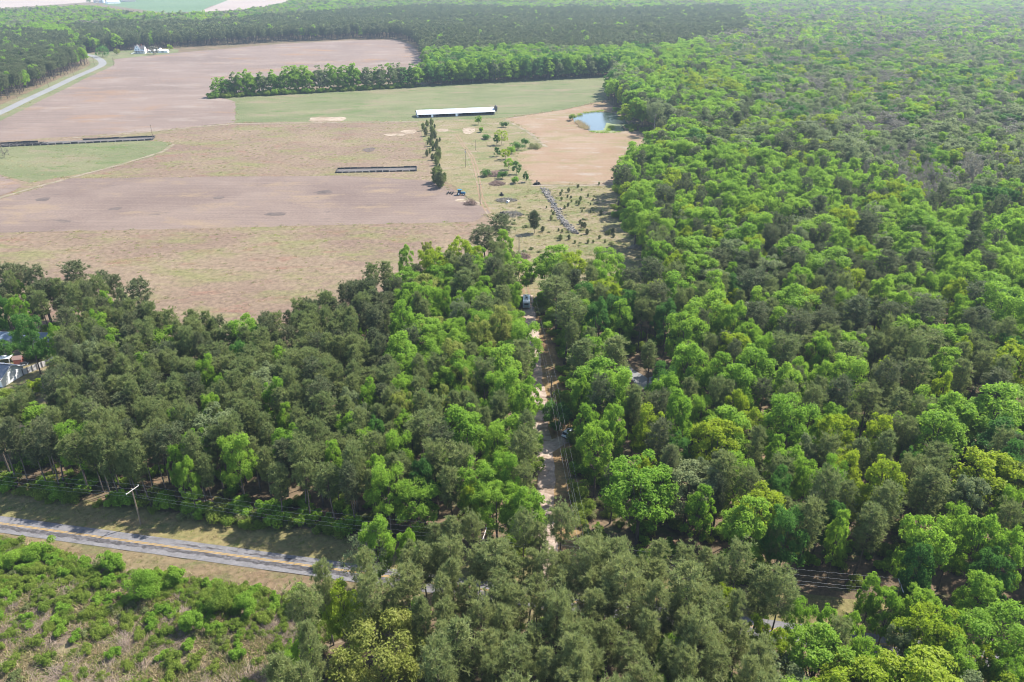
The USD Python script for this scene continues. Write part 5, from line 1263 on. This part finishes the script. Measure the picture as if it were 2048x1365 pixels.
for s in (-1, 1):
    obj('roof_rail', box(-1.5, 0.1, s * 0.66 - 0.03, s * 0.66 + 0.03, 1.75, 1.80), MAT['dark_metal'], t)
    obj('tail_lamp', box(-2.30, -2.2, s * 0.76 - 0.1, s * 0.76 + 0.1, 0.86, 1.04), MAT['red_lamp'], t)
    obj('pillar', tube([(-1.93, s * 0.83, 1.04), (-1.72, s * 0.765, 1.62)], [0.05, 0.05], 5), MAT['car_white'], t)
    obj('mirror', box(0.82, 1.0, s * 1.0 - 0.1, s * 1.0 + 0.1, 1.02, 1.18), MAT['car_white'], t)
    for x in (-1.4, 1.4):
        w_ = obj('wheel', cyl(0.35, 0.24, x, s * 0.80, 0.35), MAT['black_rubber'], t)
        obj('rim', cyl(0.21, 0.25, x, s * 0.805, 0.35, 14), MAT['wire_metal'], w_)
obj('bumper', box(-2.38, -2.2, -0.8, 0.8, 0.35, 0.58), MAT['dark_metal'], t)
# the camper trailer
p = P(1053, 611)
t = thing('camper_trailer', 'white camper trailer parked between the pines on the driveway', 'camper trailer', p, 88)
prof = [(-3.3, 0.55), (3.0, 0.55), (3.45, 1.1), (3.3, 2.2), (2.9, 2.85), (-3.0, 2.85), (-3.35, 2.55)]
g_ = trimesh.creation.extrude_polygon(Polygon(prof), 2.4, engine='earcut'); v = np.array(g_.vertices)
obj('shell', trimesh.Trimesh(np.stack([v[:, 0], 1.2 - v[:, 2], v[:, 1]], 1), g_.faces[:, ::-1], process=False), MAT['camper_white'], t)
obj('rear_band', box(-3.42, -3.36, -1.1, 1.1, 0.75, 2.3), MAT['camper_band'], t)
obj('rear_window', box(-3.46, -3.43, -0.7, 0.7, 1.55, 2.15), MAT['dark_glass'], t)
obj('roof_unit', box(-0.6, 0.35, -0.38, 0.38, 2.86, 3.14), MAT['dark_metal'], t)
for x, y in ((1.5, 0.4), (-1.7, -0.45), (-1.5, 0.5)):
    obj('roof_vent', box(x, x + 0.42, y - 0.2, y + 0.2, 2.86, 2.99), MAT['dark_metal'], t)
for s in (-1, 1):
    obj('window', box(-1.6, -0.4, s * 1.215 - 0.012, s * 1.215 + 0.012, 1.5, 2.1), MAT['dark_glass'], t)
    for x in (-0.55, 0.25):
        obj('wheel', cyl(0.36, 0.22, x, s * 1.02, 0.36), MAT['black_rubber'], t)
obj('hitch', tube([(3.2, 0.5, 0.55), (4.4, 0, 0.5), (3.2, -0.5, 0.55)], [0.06, 0.06, 0.06], 5), MAT['dark_metal'], t)
# the tractor and its harrow
p = P(921, 390.5)
t = thing('tractor', 'blue farm tractor with a cab at the edge of the brown field', 'tractor', p, -8)
obj('hood', cat(box(0.35, 2.3, -0.42, 0.42, 0.95, 1.65), box(2.3, 2.5, -0.36, 0.36, 0.85, 1.5)), MAT['tractor_blue'], t)
obj('chassis', box(-0.9, 2.4, -0.3, 0.3, 0.55, 0.95), MAT['dark_metal'], t)
obj('cab', loft([(-1.15, .72, .80, 1.0, 2.65), (0.35, .70, .78, 1.0, 2.65)]), MAT['dark_glass'], t)
obj('cab_roof', loft([(-1.4, .8, .9, 2.66, 2.88), (0.6, .8, .9, 2.66, 2.86)]), MAT['tractor_blue'], t)
for s in (-1, 1):
    w_ = obj('rear_wheel', cyl(0.85, 0.5, -0.7, s * 0.98, 0.85, 24), MAT['black_rubber'], t); obj('rim', cyl(0.42, 0.52, -0.7, s * 0.985, 0.85, 16), MAT['white_paint'], w_)
    w_ = obj('front_wheel', cyl(0.55, 0.38, 1.85, s * 0.85, 0.55, 20), MAT['black_rubber'], t); obj('rim', cyl(0.28, 0.40, 1.85, s * 0.855, 0.55, 14), MAT['white_paint'], w_)
    obj('fender', box(-1.3, -0.1, s * 0.98 - 0.27, s * 0.98 + 0.27, 1.73, 1.80), MAT['tractor_blue'], t)
obj('exhaust', tube([(1.2, 0.3, 1.65), (1.2, 0.3, 2.7)], [0.05, 0.05], 6), MAT['dark_metal'], t)
p = P(903, 388)
t = thing('disc_harrow', 'dark disc harrow standing behind the tractor', 'harrow', p, -8)
obj('frame', cat(box(-2.6, 2.4, -0.08, 0.08, 0.7, 0.85), box(-2.0, -1.85, -1.8, 1.8, 0.66, 0.8), box(0.4, 0.55, -1.8, 1.8, 0.66, 0.8), box(2.3, 3.6, -0.06, 0.06, 0.6, 0.72)), MAT['dark_metal'], t)
for x in (-1.9, 0.5):
    for k in range(11):
        obj('disc', cyl(0.38, 0.03, x, -1.7 + k * 0.34, 0.38, 14), MAT['dark_metal'], t)
for s in (-1, 1):
    obj('wheel', cyl(0.38, 0.2, -0.7, s * 0.6, 0.38), MAT['black_rubber'], t)
obj('cylinder', tube([(-0.7, 0, 1.0), (1.4, 0, 1.05)], [0.09, 0.09], 6), MAT['rust'], t)

# ------------------------------------------------------------------ poles and wires
def pole(label, px, py, h, arm=2.4, deg=0.0, arm_mat='pole_wood', xy=None, group=None, can=False, n_ins=3):
    p = P(px, py) if xy is None else np.array([xy[0], xy[1], 0.0])
    t = thing('utility_pole', label, 'utility pole', p, deg, group)
    obj('pole', tube([(0, 0, 0), (0, 0, h * 0.5), (0, 0, h)], [0.17, 0.145, 0.115], 8), MAT['pole_wood'], t)
    c, s = math.cos(math.radians(deg)), math.sin(math.radians(deg))
    tops = []
    if arm:
        obj('crossarm', box(-arm / 2, arm / 2, -0.19, -0.11, h - 0.45, h - 0.32), MAT[arm_mat], t)
        for o in np.linspace(-arm / 2 + 0.1, arm / 2 - 0.1, n_ins):
            obj('insulator', trimesh.creation.cylinder(0.055, 0.2, sections=8, transform=trimesh.transformations.translation_matrix((o, -0.15, h - 0.22))), MAT['white_paint'], t)
            tops.append(p + [c * o + s * 0.15, s * o - c * 0.15, h - 0.12])
    if can:
        obj('transformer', trimesh.creation.cylinder(0.3, 0.95, sections=16, transform=trimesh.transformations.translation_matrix((0.0, -0.46, h - 1.5))), MAT['wire_metal'], t)
    tops.append(p + [0, 0, h - 2.1])
    return tops
def wire(a, b, sag, r, label, group, n=26):
    u = np.linspace(0, 1, n)[:, None]
    c = a * (1 - u) + b * u
    c[:, 2] -= (4 * sag * u * (1 - u))[:, 0]
    tag(obj('overhead_wire', tube(c, np.full(n, r), 4), MAT['wire_metal'], smooth=True), label, 'wire', group)
rdeg = math.degrees(math.atan2(RD[1], RD[0]))
pa = P(282, 1049)[:2]
oa = float((pa - r0) @ RN); sa = float((pa - r0) @ RD)
pts = []
span = 74.0
for k in (-1, 0, 1, 2):
    xy = road(sa + k * span, oa)
    if k == 0:
        pts.append(pole('wooden utility pole with a pale crossarm on the far verge of the road', 0, 0, 9.3, 3.3, rdeg + 78, 'crossarm_wood', xy))
    else:
        pts.append(pole(['', 'utility pole with a crossarm where the driveway meets the road', 'utility pole among the shaded trees right of the driveway', 'utility pole on the verge left of the picture'][k], 0, 0, 9.3, 3.3, rdeg + 90, 'crossarm_wood', xy))
for i, j, w in ((0, 1, 'left span along the road'), (1, 2, 'middle span along the road'), (2, 3, 'right span along the road')):
    for k in range(4):
        wire(pts[i][k], pts[j][k], 0.9 + 0.1 * k, 0.012, f'thin overhead wire, {w}', f'wires of the {w}')
B = pole('utility pole with a transformer at the roadside end of the driveway', 1178, 1192, 9.3, 2.4, 5, xy=P(1171, 1094, 9.2)[:2], can=True)
C = pole('utility pole halfway up the driveway', 1101.5, 815, 9.6, 2.4, 5)
D = pole('weathered utility pole behind the trees at the top of the driveway', 1038, 520, 10.0, 2.0, 0, n_ins=2)
E = pole('tall utility pole at the corner of the brown field', 960.4, 409.6, 10.2, 2.2, 0, n_ins=2)
F_ = pole('utility pole with a transformer beside the wheel tracks', 931.5, 335, 10.5, 1.6, 0, can=True, n_ins=2)
pole('short bare pole standing on the lane grass right of the tracks', 951.8, 301, 6.5, 0)
pole('utility pole at the right end of the old footings', 306, 277, 9.0, 1.4, 0, n_ins=2)
pole('utility pole at the left edge beside the twiggy bush', 6.5, 312, 9.5, 1.4, 0, n_ins=2)
for i, (px, py) in enumerate([(189, 131), (228, 132), (147, 151), (97.5, 175), (35, 198)]):
    pole(['utility pole on the inside of the far road bend', 'utility pole standing in the brown field near the road bend', 'utility pole on the far road verge, third from the bend', 'utility pole on the far road verge before the pine wood', 'utility pole on the far road verge nearest the left edge'][i], px, py, 9.5, 1.4, 30, n_ins=2)
for k in range(4):
    wire(B[k], C[k], 1.0, 0.014, 'thin overhead wire above the driveway, lower span', 'wires above the lower driveway')
for k in range(3):
    wire(C[(0, 2, 3)[k]], D[k], 1.6, 0.012, 'thin overhead wire above the driveway, upper span', 'wires above the upper driveway')
    wire(D[k], E[k], 1.2, 0.010, 'thin overhead wire from the top of the driveway to the field corner', 'wires across the scrub')
    wire(E[k], F_[k], 1.2, 0.010, 'thin overhead wire above the wheel tracks', 'wires above the wheel tracks')

# ------------------------------------------------------------------ the air
HAZE = usdkit.material(stage, '/World/Looks/haze_air', {'v': ('principled_volume', {'color': (0.68, 0.84, 1.0), 'density': 0.000065, 'anisotropy': 0.25})}, volume='v.volume')
tag(obj('haze', box(-L - 100, L + 100, -400, 9100, -1.2, 112.0), HAZE), 'thin blue haze over the far woods', 'haze', kind='stuff')
